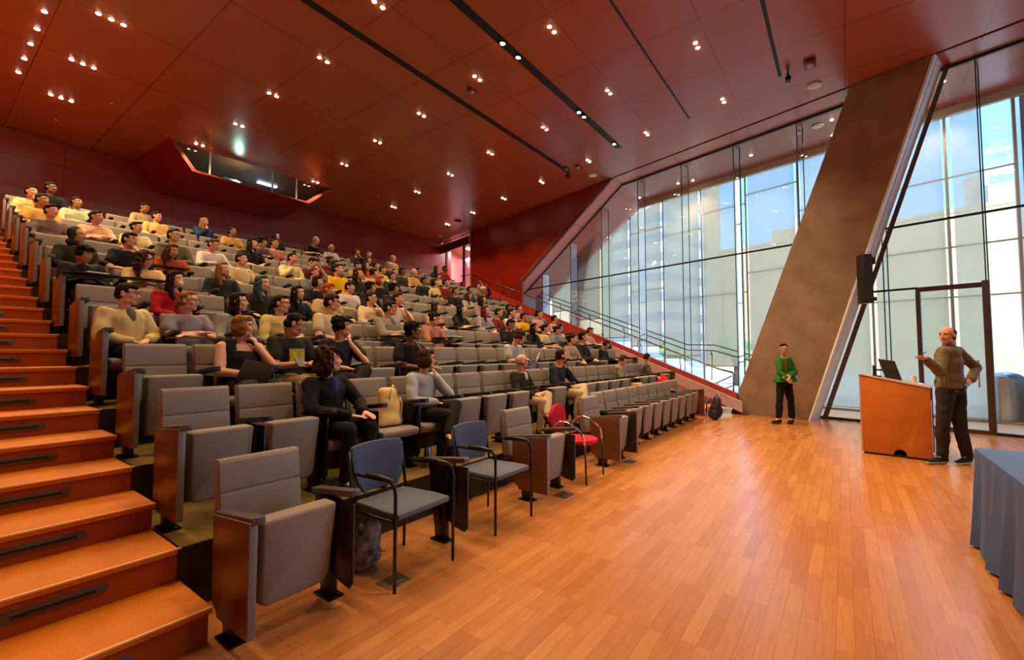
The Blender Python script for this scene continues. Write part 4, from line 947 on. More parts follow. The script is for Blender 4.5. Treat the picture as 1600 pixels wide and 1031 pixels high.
# audience: row, seat, dx, head height factor, arms, hair, hair colour, skin, top, colour words, colour, trousers, extras
Y = dict
AUD = [
(12,1,-.43,1.05,'lap','short','black','brown','long','black','#151316','#222',Y()),
(11,0,.0,1.0,'chinR','short','black','light','long','cream','#cbb27a','#3a3a3a',Y()),
(10,0,.1,1.0,'rest','short','dark','tan','short','tan','#c99a50','#3a3a3a',Y()),
(9,0,.05,.97,'lap','bun','black','light','long','black and white','#6d5b55','#2b2b2f',Y()),
(11,1,.37,.97,'lap','short','black','tan','long','pale mint','#a9b08a','#2a2a33',Y()),
(9,1,.15,1.0,'cross','bun','dark','mid','long','pale pink','#c9997c','#33302f',Y()),
(7,0,.1,.96,'lap','hood','#2a2a1c','tan','hoodie','dark olive','#23241a','#2b2d25',Y()),
(6,0,-.1,.92,'phone','mop','black','tan','jacket','black','#1e1b1c','#1e1e22',Y()),
(12,4,-.38,1.05,'write','short','black','tan','long','beige','#9c8660','#333',Y()),
(11,4,-.34,1.0,'lap','bun','black','light','jacket','cream','#c8a468','#333',Y()),
(9,2,.23,.95,'lap','bun','black','light','short','pale yellow','#cfc383','#444',Y()),
(7,1,.19,1.01,'chinR','fringe','black','light','short','dark navy','#16151c','#2b2b33',Y(glasses=1)),
(6,1,.08,.96,'write','curly','brown','light','long','cream','#c0a070','#333',Y(glasses=1)),
(8,3,-.23,1.05,'lap','short','black','light','long','dark waistcoat over yellow','#57503a','#333',Y(glasses=1)),
(7,2,.16,.96,'write','long','auburn','mid','short','rust red','#8a3012','#333',Y()),
(12,6,.29,.98,'chinL','long','blonde','light','jacket','blue denim','#1f3760','#333',Y()),
(8,4,-.04,1.02,'write','short','brown','pink','long','white','#b9b3b4','#8a8a6e',Y()),
(11,7,-.35,.99,'lap','crop','dark','tan','short','mustard tan','#b58a4e','#333',Y()),
(6,3,-.09,.95,'rest','long','light','light','long','dark green','#22231a','#2a2a2a',Y()),
(5,1,.28,.92,'lap','fringelong','dark','light','long','red','#9a1420','#222',Y(mask=1)),
(4,0,-.06,.95,'lap','fringe','dark','light','hoodie','pale beige open','#bda878','#1d1c20',Y(glasses=1,near=1,under='#5f5750')),
(4,1,-.09,.93,'cross','pony','light','light','short','grey violet','#7d7584','#5a6070',Y(glasses=1,near=1)),
(4,2,-.09,.96,'rest','long','dark','light','long','grey','#8f8a80','#2a2a33',Y(near=1)),
(7,4,.21,.98,'rest','short','dark','light','short','cream','#c2ab7c','#222',Y()),
(9,6,.14,1.03,'lap','long','black','light','short','black','#151416','#222',Y()),
(10,7,.5,1.0,'write','mop','black','light','short','dusky purple','#5b4d50','#222',Y(lean=.12)),
(12,10,-.49,1.0,'lap','long','black','light','long','black','#141214','#222',Y()),
(10,8,-.07,1.02,'lap','short','dark','light','short','dusty pink','#a8695c','#333',Y(glasses=1)),
(8,7,-.26,.99,'chinL','short','black','light','long','cream','#cdb98a','#333',Y(lean=.08)),
(12,12,-.54,1.08,'write','crop','grey','light','short','black','#1b181a','#222',Y(lean=.15)),
(5,3,.31,1.0,'rest','long','teal','light','long','dark olive','#24231b','#2b2b2b',Y()),
(12,13,.18,.99,'lap','bald','grey','tan','long','pale lilac','#aaa0a0','#333',Y()),
(8,8,-.2,.99,'chinR','cap','#141214','light','long','maroon','#4a1c18','#222',Y()),
(7,7,-.18,.93,'up','short','brown','pink','short','slate grey','#62666b','#8a8468',Y()),
(9,10,-.4,.97,'lap','fade','black','brown','long','maroon','#4d1c14','#222',Y()),
(8,9,-.1,1.01,'lap','long','dark','light','long','brown','#4a241b','#222',Y(glasses=1)),
(6,6,-.11,.95,'lap','bob','black','light','short','black','#131214','#8a8a88',Y()),
(5,4,.31,.92,'lap','long','black','light','long','black','#171618','#222',Y()),
(5,5,.43,1.02,'rest','fringe','red','pink','short','beige','#b89a6c','#333',Y()),
(4,3,-.16,.98,'lap','pony','dark','light','long','pale yellow','#bfa968','#333',Y(glasses=1,near=1)),
(3,2,.18,1.03,'phone','fade','black','mid','short','charcoal printed','#22211f','#8a7650',Y(near=1,printed=1)),
(3,1,.35,.97,'chinR','bob','light','light','tank','black','#161518','#35332b',Y(near=1,build=1.32)),
(4,4,.22,1.05,'lap','fringe','dark','light','short','pale striped','#b5a68c','#6b6450',Y(glasses=1,near=1)),
(3,3,.45,1.02,'chinR','mop','dark','light','short','navy','#1c1d2c','#1d1a1e',Y(near=1,lean=.05,crossleg=1)),
(5,7,-.31,.97,'chinR','short','dark','light','long','pale cream','#c3b38c','#333',Y(glasses=1)),
(6,7,.16,.93,'rest','fringe','black','light','short','white','#bdb5ae','#333',Y()),
(6,8,.11,.98,'lap','mop','black','mid','long','black','#1c191b','#222',Y()),
(4,6,.12,1.05,'cross','fringe','dark','pink','jacket','grey beige','#857c6c','#5c6a78',Y(glasses=1,near=1,under='#5d6470')),
(2,2,-.1,.99,'knee','curlybob','brown','light','jacket','black','#121114','#141316',Y(near=1,under='#2b2f66',footturn=1)),
(3,5,.43,1.0,'chinR','afro','black','brown','short','black','#1c1716','#1d1b1e',Y(glasses=1,near=1,lean=.08)),
(4,8,-.11,.97,'write','bun','black','light','long','pink plaid','#a3705f','#4a5a70',Y(near=1,)),
(2,4,.12,.99,'chinR','bob','brown','light','long','pale blue','#a7abb0','#161416',Y(near=1,glasses=1,crossleg=1,lean=.03)),
(5,10,-.26,.92,'lap','fringelong','dark','light','short','peach','#b98a70','#333',Y()),
(5,8,-.08,1.01,'chinR','short','dark','pink','short','white','#c2b5a5','#333',Y()),
(12,15,.07,1.02,'chinR','short','dark','tan','long','dark grey','#2d2624','#222',Y()),
(12,16,-.06,1.03,'lap','short','brown','light','long','dark brown','#3a2a22','#222',Y()),
(12,18,.04,1.05,'lap','crop','grey','light','long','cream','#b19a70','#222',Y()),
(10,13,.33,1.03,'lap','long','dark','light','long','pale blue','#7f8790','#222',Y()),
(9,12,-.47,1.0,'lap','long','dark','light','long','coral','#b4462a','#222',Y()),
(7,9,-.42,1.05,'lap','long','dark','light','long','charcoal','#2b2523','#222',Y()),
(10,14,-.18,.93,'lap','short','dark','light','long','beige','#8f7a5c','#222',Y()),
(10,15,-.49,1.01,'lap','crop','grey','light','long','dark','#2c2422','#222',Y()),
(8,11,-.05,.98,'lap','mop','dark','light','long','cream','#b5a077','#222',Y()),
(9,13,-.13,.97,'cross','short','black','light','long','yellow cream','#c0a763','#222',Y()),
(9,11,.3,.97,'write','short','black','light','short','khaki','#8e7c55','#222',Y()),
(9,14,.23,1.02,'lap','fade','black','brown','long','dark brown','#3a2a20','#222',Y()),
(7,10,-.11,.98,'lap','bob','red','light','jacket','black','#171518','#222',Y()),
(8,12,.02,.97,'chinL','short','dark','mid','jacket','black','#1a1a1c','#222',Y()),
(6,9,.42,1.02,'lap','mop','black','tan','long','charcoal','#27231f','#222',Y()),
(9,15,.13,1.05,'lap','bald','grey','light','long','tan','#b58e5f','#222',Y()),
(10,17,.1,1.01,'lap','short','dark','tan','long','brown','#6e4a2a','#222',Y()),
(12,22,.25,1.0,'lap','long','black','tan','jacket','black','#1b1a1b','#222',Y()),
(8,14,.22,1.0,'rest','short','black','tan','long','black','#17181c','#222',Y()),
(8,15,-.05,1.0,'lap','bob','dark','light','short','pale yellow','#c9b46f','#222',Y()),
(12,23,.3,1.07,'lap','short','black','brown','long','red','#8d1418','#222',Y()),
(8,16,-.11,1.05,'lap','short','dark','light','jacket','rust open','#6b2318','#222',Y()),
(7,8,-.14,1.08,'lap','short','black','light','hoodie','bright yellow','#c99a12','#222',Y()),
(7,15,-.23,1.01,'lap','short','brown','pink','short','black printed','#161618','#222',Y()),
(10,19,-.13,.96,'lap','short','dark','light','long','cream','#b59d76','#222',Y()),
(8,18,-.05,.97,'lap','short','black','mid','long','dark blue','#333a50','#222',Y()),
(9,21,-.3,1.0,'up','short','black','light','short','grey blue','#6d7680','#222',Y()),
(7,16,-.27,.93,'lap','long','brown','light','hoodie','white hooded','#a39c8e','#222',Y()),
(8,19,.23,1.02,'up','cap','#c9bfa2','tan','long','maroon','#4a1f1c','#222',Y()),
(6,15,-.35,1.04,'lap','long','dark','light','long','lilac','#8a7884','#222',Y()),
(5,11,.4,.94,'cross','long','black','light','short','black','#141214','#222',Y(lean=.03)),
(5,13,-.22,.98,'lap','long','auburn','light','long','striped lilac','#8d8490','#a99560',Y()),
(5,14,-.37,.97,'lap','short','dark','light','long','maroon','#6d222b','#222',Y()),
(6,17,-.03,.93,'lap','short','black','tan','long','navy','#1f2434','#222',Y()),
(5,15,-.35,1.0,'lap','short','dark','light','short','white','#bdb3a4','#222',Y()),
(6,18,-.07,.96,'chinR','short','dark','light','long','pink','#b58278','#222',Y()),
(5,16,-.27,.94,'rest','short','dark','mid','short','bright yellow','#c79c1a','#3b3a2c',Y()),
(4,12,.1,.98,'phone','short','black','tan','short','black','#19171a','#76704e',Y()),
(5,17,.24,1.05,'lap','short','black','light','long','pale pink','#b98d84','#222',Y()),
(5,19,-.3,.97,'lap','fade','dark','light','long','pink','#b58a82','#222',Y(lean=.05)),
(4,14,-.06,.93,'lap','long','black','light','long','black','#19171c','#222',Y()),
(4,15,-.14,.93,'rest','bun','black','light','short','cream','#b9a88c','#222',Y()),
(4,16,-.26,.93,'write','bun','black','light','short','grey blue','#6d7683','#222',Y()),
(3,10,-.24,1.01,'phone','mop','brown','light','short','pale grey blue','#a5adb5','#3c4254',Y(near=1,crossleg=1,lean=.1)),
(2,8,-.2,.92,'lap','bald','grey','pink','jacket','charcoal','#262426','#a9987c',Y(near=1,beard='grey',glasses=1,under='#b9b3a8',crossleg=1)),
(2,10,-.2,1.0,'chinR','crop','dark','pink','long','dark navy','#20222e','#ab9a80',Y(near=1,beard='brown',crossleg=1,lean=.05)),
(3,14,.05,.99,'lap','bun','black','light','long','greyish pink','#8e7f76','#222',Y()),
(3,15,.1,1.05,'lap','short','black','light','long','black','#222026','#222',Y()),
(4,19,.3,.97,'write','fade','brown','light','long','pale rose','#b59a94','#222',Y()),
(3,17,.3,.93,'phone','short','dark','mid','long','black','#17171a','#222',Y(near=1)),
(2,15,-.2,.93,'phone','fringe','brown','light','long','green plaid','#5d5a3c','#b08d4a',Y(near=1,plaid=1)),
(2,18,-.2,.93,'lap','fade','dark','light','jacket','grey brown','#4e4a48','#b8180c',Y(near=1,crossleg=1,under='#b7a9a2')),
]
def plaid_mat(name, base, l1, l2, s):
    m = mat(name, base, .85, spec=.2); nt = m.node_tree; b = nt.nodes['Principled BSDF']; N = nt.nodes.new; L = nt.links.new
    tc = [n for n in nt.nodes if n.type == 'TEX_COORD'][0]; cur = None
    for ax, col in (('X', l1), ('Z', l2)):
        w = N('ShaderNodeTexWave'); w.wave_type = 'BANDS'; w.bands_direction = ax; w.inputs['Scale'].default_value = s; w.inputs['Distortion'].default_value = .3
        L(tc.outputs['Object'], w.inputs['Vector']); r = N('ShaderNodeValToRGB'); L(w.outputs['Fac'], r.inputs[0]); r.color_ramp.elements[0].position = .62; r.color_ramp.elements[1].position = .75
        mx = N('ShaderNodeMixRGB'); L(r.outputs[0], mx.inputs[0])
        if cur is None: mx.inputs[1].default_value = s2l(base)
        else: L(cur, mx.inputs[1])
        mx.inputs[2].default_value = s2l(col); cur = mx.outputs[0]
    L(cur, b.inputs['Base Color']); return m
M['plaid'] = plaid_mat('green_plaid', '#3f4130', '#a79a76', '#8a815e', 9)
M['plaidm'] = plaid_mat('grey_plaid', '#5a4d3d', '#77684f', '#70614a', 12)
HN = dict(short='short', fringe='short fringed', fade='cropped-side', crop='very short', mop='shaggy', long='long', curly='long curly', fringelong='long fringed', curlybob='big curly', bob='chin-length', bun='tied-up', pony='ponytailed', afro='thick curly', bald='balding', cap='cap', hood='hood')
occ = {}
for a in AUD: occ[(a[0], a[1])] = 1
rank = {}
for k in range(1, 13):
    for j, a in enumerate(sorted([a for a in AUD if a[0] == k], key=lambda a: a[1])): rank[(k, a[1])] = j+1
for idx, (k, i, dx, hf, ar, hr_, hc, sk, tp, tw, tc_, bc, ex) in enumerate(AUD):
    near = ex.get('near', 0); arms_ = ar
    if len(bc) == 4: bc = '#' + ''.join(c*2 for c in bc[1:])
    kw = dict(arms='lap' if ar == 'knee' else ar, crossleg=ex.get('crossleg', 0), lean=ex.get('lean', 0), build=ex.get('build', 1.0))
    if near:
        kw['yaw'] = math.radians(52 if k <= 3 else 40); key = ('near', idx)
    else:
        if kw['build'] == 1.0 and not kw['crossleg']: kw['crossleg'] = 0
        kw['lean'] = round(kw['lean']*10)/10; key = ('far', ar, kw['lean'])
    P = pose(**kw)
    if ar == 'knee':
        P.update(elL=V3(-.26,.02,.72), wrL=V3(-.02,-.20,.655), elR=V3(.27,.0,.74), wrR=V3(.13,-.21,.68), hdL=V3(.75,-.6,-.12), hdR=V3(.1,-1,-.35), curl=.12, yaw=math.radians(60), pitch=math.radians(-2))
    if k == 2 and i == 18: P.update(pitch=math.radians(18))
    if near and ar == 'lap' and tp != 'jacket': P['pitch'] = math.radians(3)
    sc1 = .92*max(.93, min(1.07, hf*1.0))
    x = SX0+SP*i+max(-.11, min(.11, dx*SP)); rz = random.Random(idx).uniform(-.12,.12)+ (.12 if near else .05)
    if k == 2 and i == 18: rz = .5
    pos = {1:'front'}.get(k, f'row {k}')
    lab = f'seated person, {HN[hr_]}{" "+hc+" hair" if hc in HAIR else ""}, {tw} {dict(short="T-shirt",long="top",jacket="jacket",hoodie="hoodie",tank="tank top").get(tp)}, {ORD[rank[(k,i)]]} from left in {ORD[k]} row'
    o, s = person(key, P, (x, row_y(k), floor_z(k)), rz, sc1, sk, hr_, hc, tp, tc_, bc, vox=.0085 if near else .014, glasses=ex.get('glasses', 0), beard=ex.get('beard'), mask=ex.get('mask', 0),
                  label=lab, group='audience in the raked seats', seed=idx, tmat=M['plaid'] if ex.get('plaid') else None, pants=dict())
    if ex.get('printed'):
        mb = MB(); g = []
        for a_ in range(7):
            for b_ in range(9):
                u = -.085+.17*a_/6; zz = .68+.20*b_/8; g.append((u, .028-.012*math.cos(u*9)+.02*(zz-.7)*0, zz))
        mb.add(g + [(p[0], p[1]+.02, p[2]) for p in g], [(a_*9+b_, (a_+1)*9+b_, (a_+1)*9+b_+1, a_*9+b_+1) for a_ in range(6) for b_ in range(8)] + [(63+a_*9+b_, 63+a_*9+b_+1, 63+(a_+1)*9+b_+1, 63+(a_+1)*9+b_) for a_ in range(6) for b_ in range(8)])
        build('shirt_print', mb, M['yellowprint'], o, smooth=True)
    if tp == 'tank':
        pass
    if ex.get('under'):
        Q = dict(P); mb = MB(); a_, b_ = P['pel'], P['neck']; u = (b_-a_)
        c1 = a_+u*.86+V3(.0,-.085,0); mb.ell(a_+u*.78+V3(.01,-.075,0), (.062,.05,.115)); build('blouse', mb, cloth(ex['under']), o, smooth=True)
place_seats(occ)

# standing presenter, built in a frame turned so that local x is image-right as seen from the seats' foot
def standing(key, loc, rz, J, **k):
    return person(key, J, loc, rz, 1.0, **k)
P = pose(pel=V3(.0,0,1.02), neck=V3(-.02,-.02,1.595), head=V3(-.060,-.045,1.725), yaw=math.radians(-76), pitch=math.radians(2), build=1.12,
    shL=V3(-.185,-.10,1.50), shR=V3(.195,.08,1.50), elL=V3(-.33,-.20,1.235), wrL=V3(-.52,-.22,1.40), hdL=V3(-.85,-.1,.35), hnL=V3(-.3,.3,.9), elR=V3(.50,.14,1.28), wrR=V3(.25,-.02,1.115), hdR=V3(-.8,-.5,-.3), hnR=V3(.3,-.8,.3),
    hipL=V3(-.10,-.03,.98), hipR=V3(.10,.03,.98), knL=V3(-.19,-.06,.52), knR=V3(.085,-.01,.52), anL=V3(-.175,-.02,.095), anR=V3(.135,-.04,.095), footdirL=V3(-1,-.15,0), footdirR=V3(-1,-.35,0), curl=.22, shoe=1.3)
RZV = math.radians(36.38-90)
person('man', P, (8.52,-1.15,0), RZV, 1.0, 'pink', 'receding', 'brown', 'long', '#6a5a48', '#2c2527', '#141416', '#d8d4cc', vox=.0085, label='standing presenter in a plaid shirt and dark trousers beside the lectern, one hand raised', tmat=M['plaidm'], pants=dict(wide=.010, end=.99))
man = bpy.data.objects['person'] if False else [o for o in C.objects if o.get('label','').startswith('standing presenter')][0]
mb = MB(); mb.loft([(V3(-.02,-.02,1.545), V3(.085,0,0), V3(0,.085,0)), (V3(-.025,-.025,1.585), V3(.070,0,0), V3(0,.070,.01)), (V3(-.03,-.03,1.605), V3(.064,0,.004), V3(0,.064,.012))], 0, 18, cap=False); build('collar', mb, M['plaidm'], man, smooth=True)
mb = MB(); R = []
for z, q in ((1.04,.0),(1.08,.0)): R.append((V3(0,-.0,z), V3(.186,.03,0), V3(-.025,.140,0)))
mb.loft(R, 0, 24); build('belt', mb, M['black'], man, smooth='auto')
mb = MB(); mb.tube([(-.66,-.22,1.43),(-.50,-.20,1.50)], .006); o = build('marker', mb, M['black'], loc=(0,0,0)); o.location = man.location; o.rotation_euler = man.rotation_euler; tag(o, 'thin dark pen held in the raised hand of the presenter', 'pen')
P = pose(pel=V3(.02,0,.93), neck=V3(.0,-.01,1.40), head=V3(-.01,-.045,1.585), yaw=math.radians(-28), pitch=math.radians(1), build=.92,
    shL=V3(-.125,-.09,1.335), shR=V3(.165,.07,1.335), elL=V3(-.19,-.17,1.10), wrL=V3(-.12,-.28,.99), hdL=V3(.3,-.35,-.5), hnL=V3(-.4,-.8,.3), elR=V3(.225,-.02,1.08), wrR=V3(-.05,-.26,1.03), hdR=V3(-.8,-.3,-.25), hnR=V3(.2,-.8,.5),
    hipL=V3(-.075,-.03,.90), hipR=V3(.085,.03,.90), knL=V3(-.16,-.10,.49), knR=V3(.115,-.04,.47), anL=V3(-.185,-.08,.10), anR=V3(.12,-.04,.095), footdirL=V3(-.9,-.3,0), footdirR=V3(-.75,-.65,0), curl=.3)
person('woman', P, (11.17,1.06,0), RZV, .985, 'light', 'bun', 'dark', 'jacket', '#2f6a24', '#141318', '#2b1a18', None, vox=.009, glasses=1, label='standing person in a green blazer and dark cropped trousers before the leaning column, hands clasped', pants=dict(wide=.012, end=.84))
wm = [o for o in C.objects if o.get('label','').startswith('standing person in a green')][0]
mb = MB(); mb.ell((-.045,-.125,1.17), (.055,.035,.19)); build('blouse', mb, cloth('#5d6a1c'), wm, smooth=True)
mb = MB(); mb.box((-.01,-.004,-.06),(.01,.004,.06)); o = build('phone', mb, M['white']); o.matrix_world = Matrix.Translation((11.17,1.06,0)) @ Matrix.Rotation(RZV,4,'Z') @ Matrix.Translation((-.08,-.33,.97)) @ Matrix.Rotation(.5,4,'Y'); tag(o, 'small pale phone held by the woman in the green blazer', 'phone')

# things held or lying on laps and tablet arms
def item(name, k, i, off, size, m, lab, cat, rot=(0,0,0)):
    mb = MB(); mb.box((-size[0]/2,-size[1]/2,-size[2]/2),(size[0]/2,size[1]/2,size[2]/2)); o = build(name, mb, m, bevel=.002)
    o.location = (SX0+SP*i+off[0], row_y(k)+off[1], floor_z(k)+off[2]); o.rotation_euler = rot; tag(o, lab, cat)
item('folder', 3, 1, (.06,-.24,.60), (.03,.30,.24), M['black'], 'dark folder leaning on the lap of the person in the black tank top', 'folder', (.2,.35,.5))
item('paper_sheet', 6, 0, (.0,-.24,.72), (.20,.12,.012), M['paper'], 'folded white paper on the open tablet of the first seat in the sixth row', 'paper', (0,0,.2))
item('phone', 3, 2, (.0,-.19,.70), (.07,.012,.14), M['black'], 'phone held by the person in the printed charcoal T-shirt', 'phone', (-.9,0,0))
item('notebook', 4, 8, (.05,-.25,.72), (.26,.18,.012), M['paper'], 'open notebook on the tablet of the person in pink plaid', 'notebook', (0,0,.15))
item('laptop', 3, 10, (.12,-.26,.68), (.30,.012,.20), M['white'], 'pale laptop resting on the knees of the person in pale grey blue', 'laptop', (.35,.25,.7))
item('phone', 2, 15, (.0,-.18,.68), (.07,.012,.13), M['black'], 'phone held by the person in the green plaid top', 'phone', (-.9,0,0))
item('paper_cup', 2, 4, (.075,-.07,.965), (.05,.09,.01), M['paper'], 'small white paper napkin in the hand of the person in pale blue', 'napkin', (.2,.3,.4))

# ---------------------------------------------------------------- stage furniture
# lectern: high side towards the seats, sloping top
lc = empty('lectern', (8.57, -.18, 0), math.radians(-98.5), label='orange wood lectern with sloping top and a small arched cable hole, beside the presenter', cat='lectern')
# local: +x from the seat side to the presenter side (length .79), +y away from the camera side face
L_ = .76; D_ = .66
def ztop(x): return 1.16 - .165*x/L_
mb = MB()
arch = [(.42+.075*math.cos(t), .085*math.sin(t)+.03) for t in [PI*i/8 for i in range(9)]]
poly = [(0,.03),] + [(.345,.03)] + arch[::-1] + [(L_,.03),(L_,ztop(L_)),(0,ztop(0))]
mb.prism(poly, 0, .022, 0, 'y'); build('side_face', mb, M['lectern'], lc, bevel=.002)
mb = MB(); mb.prism([(0,.03),(L_,.03),(L_,ztop(L_)),(0,ztop(0))], D_-.022, D_, 0, 'y'); build('side_face', mb, M['lectern'], lc)
mb = MB(); mb.box((-.02,-.004,.03),(0,D_+.004,1.155)); build('front_face', mb, M['lecternside'], lc)
mb = MB(); mb.box((.01,.02,0),(L_-.02,D_-.02,.03)); mb.box((.03,.03,.03),(.05,D_-.03,.2)); build('plinth', mb, M['black'], lc)
mb = MB(); mb.hexa([(-.02,-.012,ztop(0)-.004),(L_+.01,-.012,ztop(L_)-.004),(L_+.01,D_+.012,ztop(L_)-.004),(-.02,D_+.012,ztop(0)-.004)], [(-.02,-.012,ztop(0)+.014),(L_+.01,-.012,ztop(L_)+.014),(L_+.01,D_+.012,ztop(L_)+.014),(-.02,D_+.012,ztop(0)+.014)]); build('top', mb, mat('lectern_top','#a58a72',.4), lc, bevel=.003)
mb = MB(); mb.box((L_-.03,.02,.05),(L_-.012,D_-.02,.80)); build('rear_panel', mb, M['lectern'], lc)
# display on the lectern
mn = empty('monitor', (8.60,-.46,1.12), math.radians(-98.5), label='tilted black flat monitor on an arm on the lectern top', cat='monitor')
mn.location = (lc.location.x, lc.location.y, 0)
mb = MB(); mb.prism([(.27,1.12),(.46,1.085),(.385,1.37),(.19,1.40)], .18, .205, 0, 'y'); build('screen', mb, mat('monitor_back','#2b2d31',.35), mn, bevel=.005)
mb = MB(); mb.box((.12,.20,1.13),(.165,.25,1.30)); mb.box((.15,.21,1.22),(.32,.24,1.245)); mb.box((.08,.16,1.125),(.22,.30,1.145)); build('arm', mb, M['black'], mn, bevel=.004)
mb = MB(); mb.box((-.06,-.04,0),(.06,.05,.006)); o = build('notepad', mb, M['paper'], loc=(8.78,-.85,1.035)); o.rotation_euler = (math.radians(-11),0,.2); tag(o, 'small white paper pad on the lectern top near the presenter', 'paper')
cpp = MB(); cpp.loft([(V3(0,0,0),V3(.03,0,0),V3(0,.03,0)),(V3(0,0,.10),V3(.038,0,0),V3(0,.038,0))]); o = build('cup', cpp, M['paper'], loc=(9.02,-.82,1.05), smooth='auto'); tag(o, 'pale cup on the lectern top behind the monitor', 'cup')

# clothed table at the right edge
tb = empty('table', (4.18, -1.20, 0), 0, label='folding table under the dark blue cloth at the right edge of the floor', cat='table')
mb = MB(); mb.box((-.90,-.37,.70),(.89,.37,.735)); build('tabletop', mb, M['white'], tb)
for sx in (-.8,.8):
    for sy in (-.3,.3):
        mb = MB(); mb.tube([(sx,sy,0),(sx,sy,.70)], .015); build('leg', mb, M['steel'], tb, smooth=True)
mb = MB()
per = []; X0, X1, Y0, Y1 = -.92, .91, -.39, .40
nseg = 96; 
def perim(u):
    w, h = X1-X0, Y1-Y0; P = 2*(w+h); d = u*P
    if d < w: return (X0+d, Y1), (0,1)
    d -= w
    if d < h: return (X1, Y1-d), (1,0)
    d -= h
    if d < w: return (X1-d, Y0), (0,-1)
    d -= w; return (X0, Y0+d), (-1,0)
rings = []
for zi, (z, amp, out) in enumerate([(.748,0,-.02),(.742,0,.0),(.70,.004,.006),(.5,.012,.012),(.25,.02,.02),(.02,.03,.03)]):
    ring = []
    for i in range(nseg):
        (px, py), (nx_, ny_) = perim(i/nseg); ph = i/nseg*2*PI
        d = out + amp*(math.sin(ph*19)+.6*math.sin(ph*31+1))
        ring.append((px+nx_*d, py+ny_*d, z))
    rings.append(ring)
vs = [p for r in rings for p in r]; fs = []
for j in range(len(rings)-1):
    for i in range(nseg): a = j*nseg+i; b = j*nseg+(i+1) % nseg; fs.append((a,b,b+nseg,a+nseg))
fs.append(tuple(range(nseg)))
mb.add(vs, fs); cl = build('tablecloth', mb, M['navycloth'], loc=(4.18,-1.20,0), smooth='auto'); tag(cl, 'dark navy blue tablecloth hanging to the floor over the table at the right edge', 'tablecloth')

# steel bin
bn = empty('trash_can', (14.05,-2.75,0), 0, label='brushed steel round waste bin with domed top behind the glass door', cat='trash can')
mb = MB(); mb.loft([(V3(0,0,0),V3(.26,0,0),V3(0,.26,0)),(V3(0,0,.02),V3(.27,0,0),V3(0,.27,0)),(V3(0,0,.95),V3(.27,0,0),V3(0,.27,0))], n=28); build('body', mb, mat('brushed_steel','#cfcac0',.38,.7), bn, smooth='auto')
mb = MB(); mb.loft([(V3(0,0,.95),V3(.275,0,0),V3(0,.275,0)),(V3(0,0,.99),V3(.26,0,0),V3(0,.26,0)),(V3(0,0,1.05),V3(.19,0,0),V3(0,.19,0)),(V3(0,0,1.08),V3(.08,0,0),V3(0,.08,0))], n=28); build('lid', mb, M['steel'], bn, smooth='auto')
mb = MB(); mb.loft([(V3(0,0,.0),V3(.272,0,0),V3(0,.272,0)),(V3(0,0,.04),V3(.272,0,0),V3(0,.272,0))], n=28); build('base_ring', mb, M['black'], bn, smooth='auto')

# cream tote on the lowered seat of row 2
def soft(mbx, name, mats, parent=None, vox=.012, amp=.006, freq=18, **kw):
    me = remesh(mbx, name, vox, mats, 3, amp, freq); return ob(name, me, parent, **kw)
mb = MB()
W = [(0,.14,.085),(.02,.15,.095),(.15,.14,.085),(.27,.125,.06),(.34,.115,.035),(.36,.105,.02)]
mb.loft([(V3(.01*math.sin(z*14),0.02*z,z), V3(w,0,0), V3(0,d,0)) for z, w, d in W], 0, 16)
t = soft(mb, 'tote_bag', M['tote'], loc=(SX0+3*SP+.06, row_y(2)+.06, floor_z(2)+.42)); t.rotation_euler = (math.radians(-4),math.radians(3),.1)
mb = MB(); mb.tube([(-.07,-.07,.25),(-.06,-.085,.34),(-.02,-.07,.385),(.03,-.06,.34),(.045,-.07,.26)], .007); mb.tube([(.07,-.09,.05),(.085,-.085,.2),(.08,-.06,.27)], .006); build('strap', mb, M['tote'], t, smooth=True)
tag(t, 'cream canvas tote bag standing on a lowered seat beside the curly haired woman', 'bag')
# backpacks
def backpack(x, y, z, rz, lab, sc_=1, tilt=.25, pattern=False):
    mb = MB(); mb.loft([(V3(0,0,.0),V3(.13,0,0),V3(0,.08,0)),(V3(0,0,.05),V3(.165,0,0),V3(0,.11,0)),(V3(0,.01,.25),V3(.16,0,0),V3(0,.10,0)),(V3(0,.03,.40),V3(.13,0,0),V3(0,.07,0)),(V3(0,.04,.46),V3(.06,0,0),V3(0,.035,0))], 0, 16)
    mb.ell((0,-.09,.15),(.12,.06,.11))
    mtl = M['bpk'] if not pattern else mat('patterned_bag','#2b2a2a',.7,noisec='#8d8578',nscale=14)
    b = soft(mb, 'backpack', mtl, loc=(x,y,z)); b.rotation_euler = (tilt,0,rz); b.scale = (sc_,)*3
    mb = MB(); mb.tube([(-.05,.05,.44),(-.02,.06,.49),(.02,.06,.49),(.05,.05,.44)], .009); mb.tube([(.09,.11,.40),(.12,.16,.25),(.10,.12,.06)], .012); build('strap', mb, M['black'], b, smooth=True)
    mb = MB(); mb.tube([(-.10,-.145,.2),(0,-.157,.24),(.10,-.145,.2)], .004); build('zip', mb, M['steel'], b, smooth=True)
    tag(b, lab, 'backpack')
M['bpk'] = mat('black_nylon', '#1b1a1c', .6)
backpack(10.85, 2.42, 0.02, .5, 'black backpack leaning against the last seat of the front row', 1.1, .30)
backpack(1.98, 2.78, 0.0, .2, 'dark patterned bag on the floor between the nearest lone seat and the first blue chair', .75, .35, True)
backpack(3.5, 3.42, floor_z(2), 1.2, 'black bag on the carpet in front of the woman in pale blue', .6, .6)
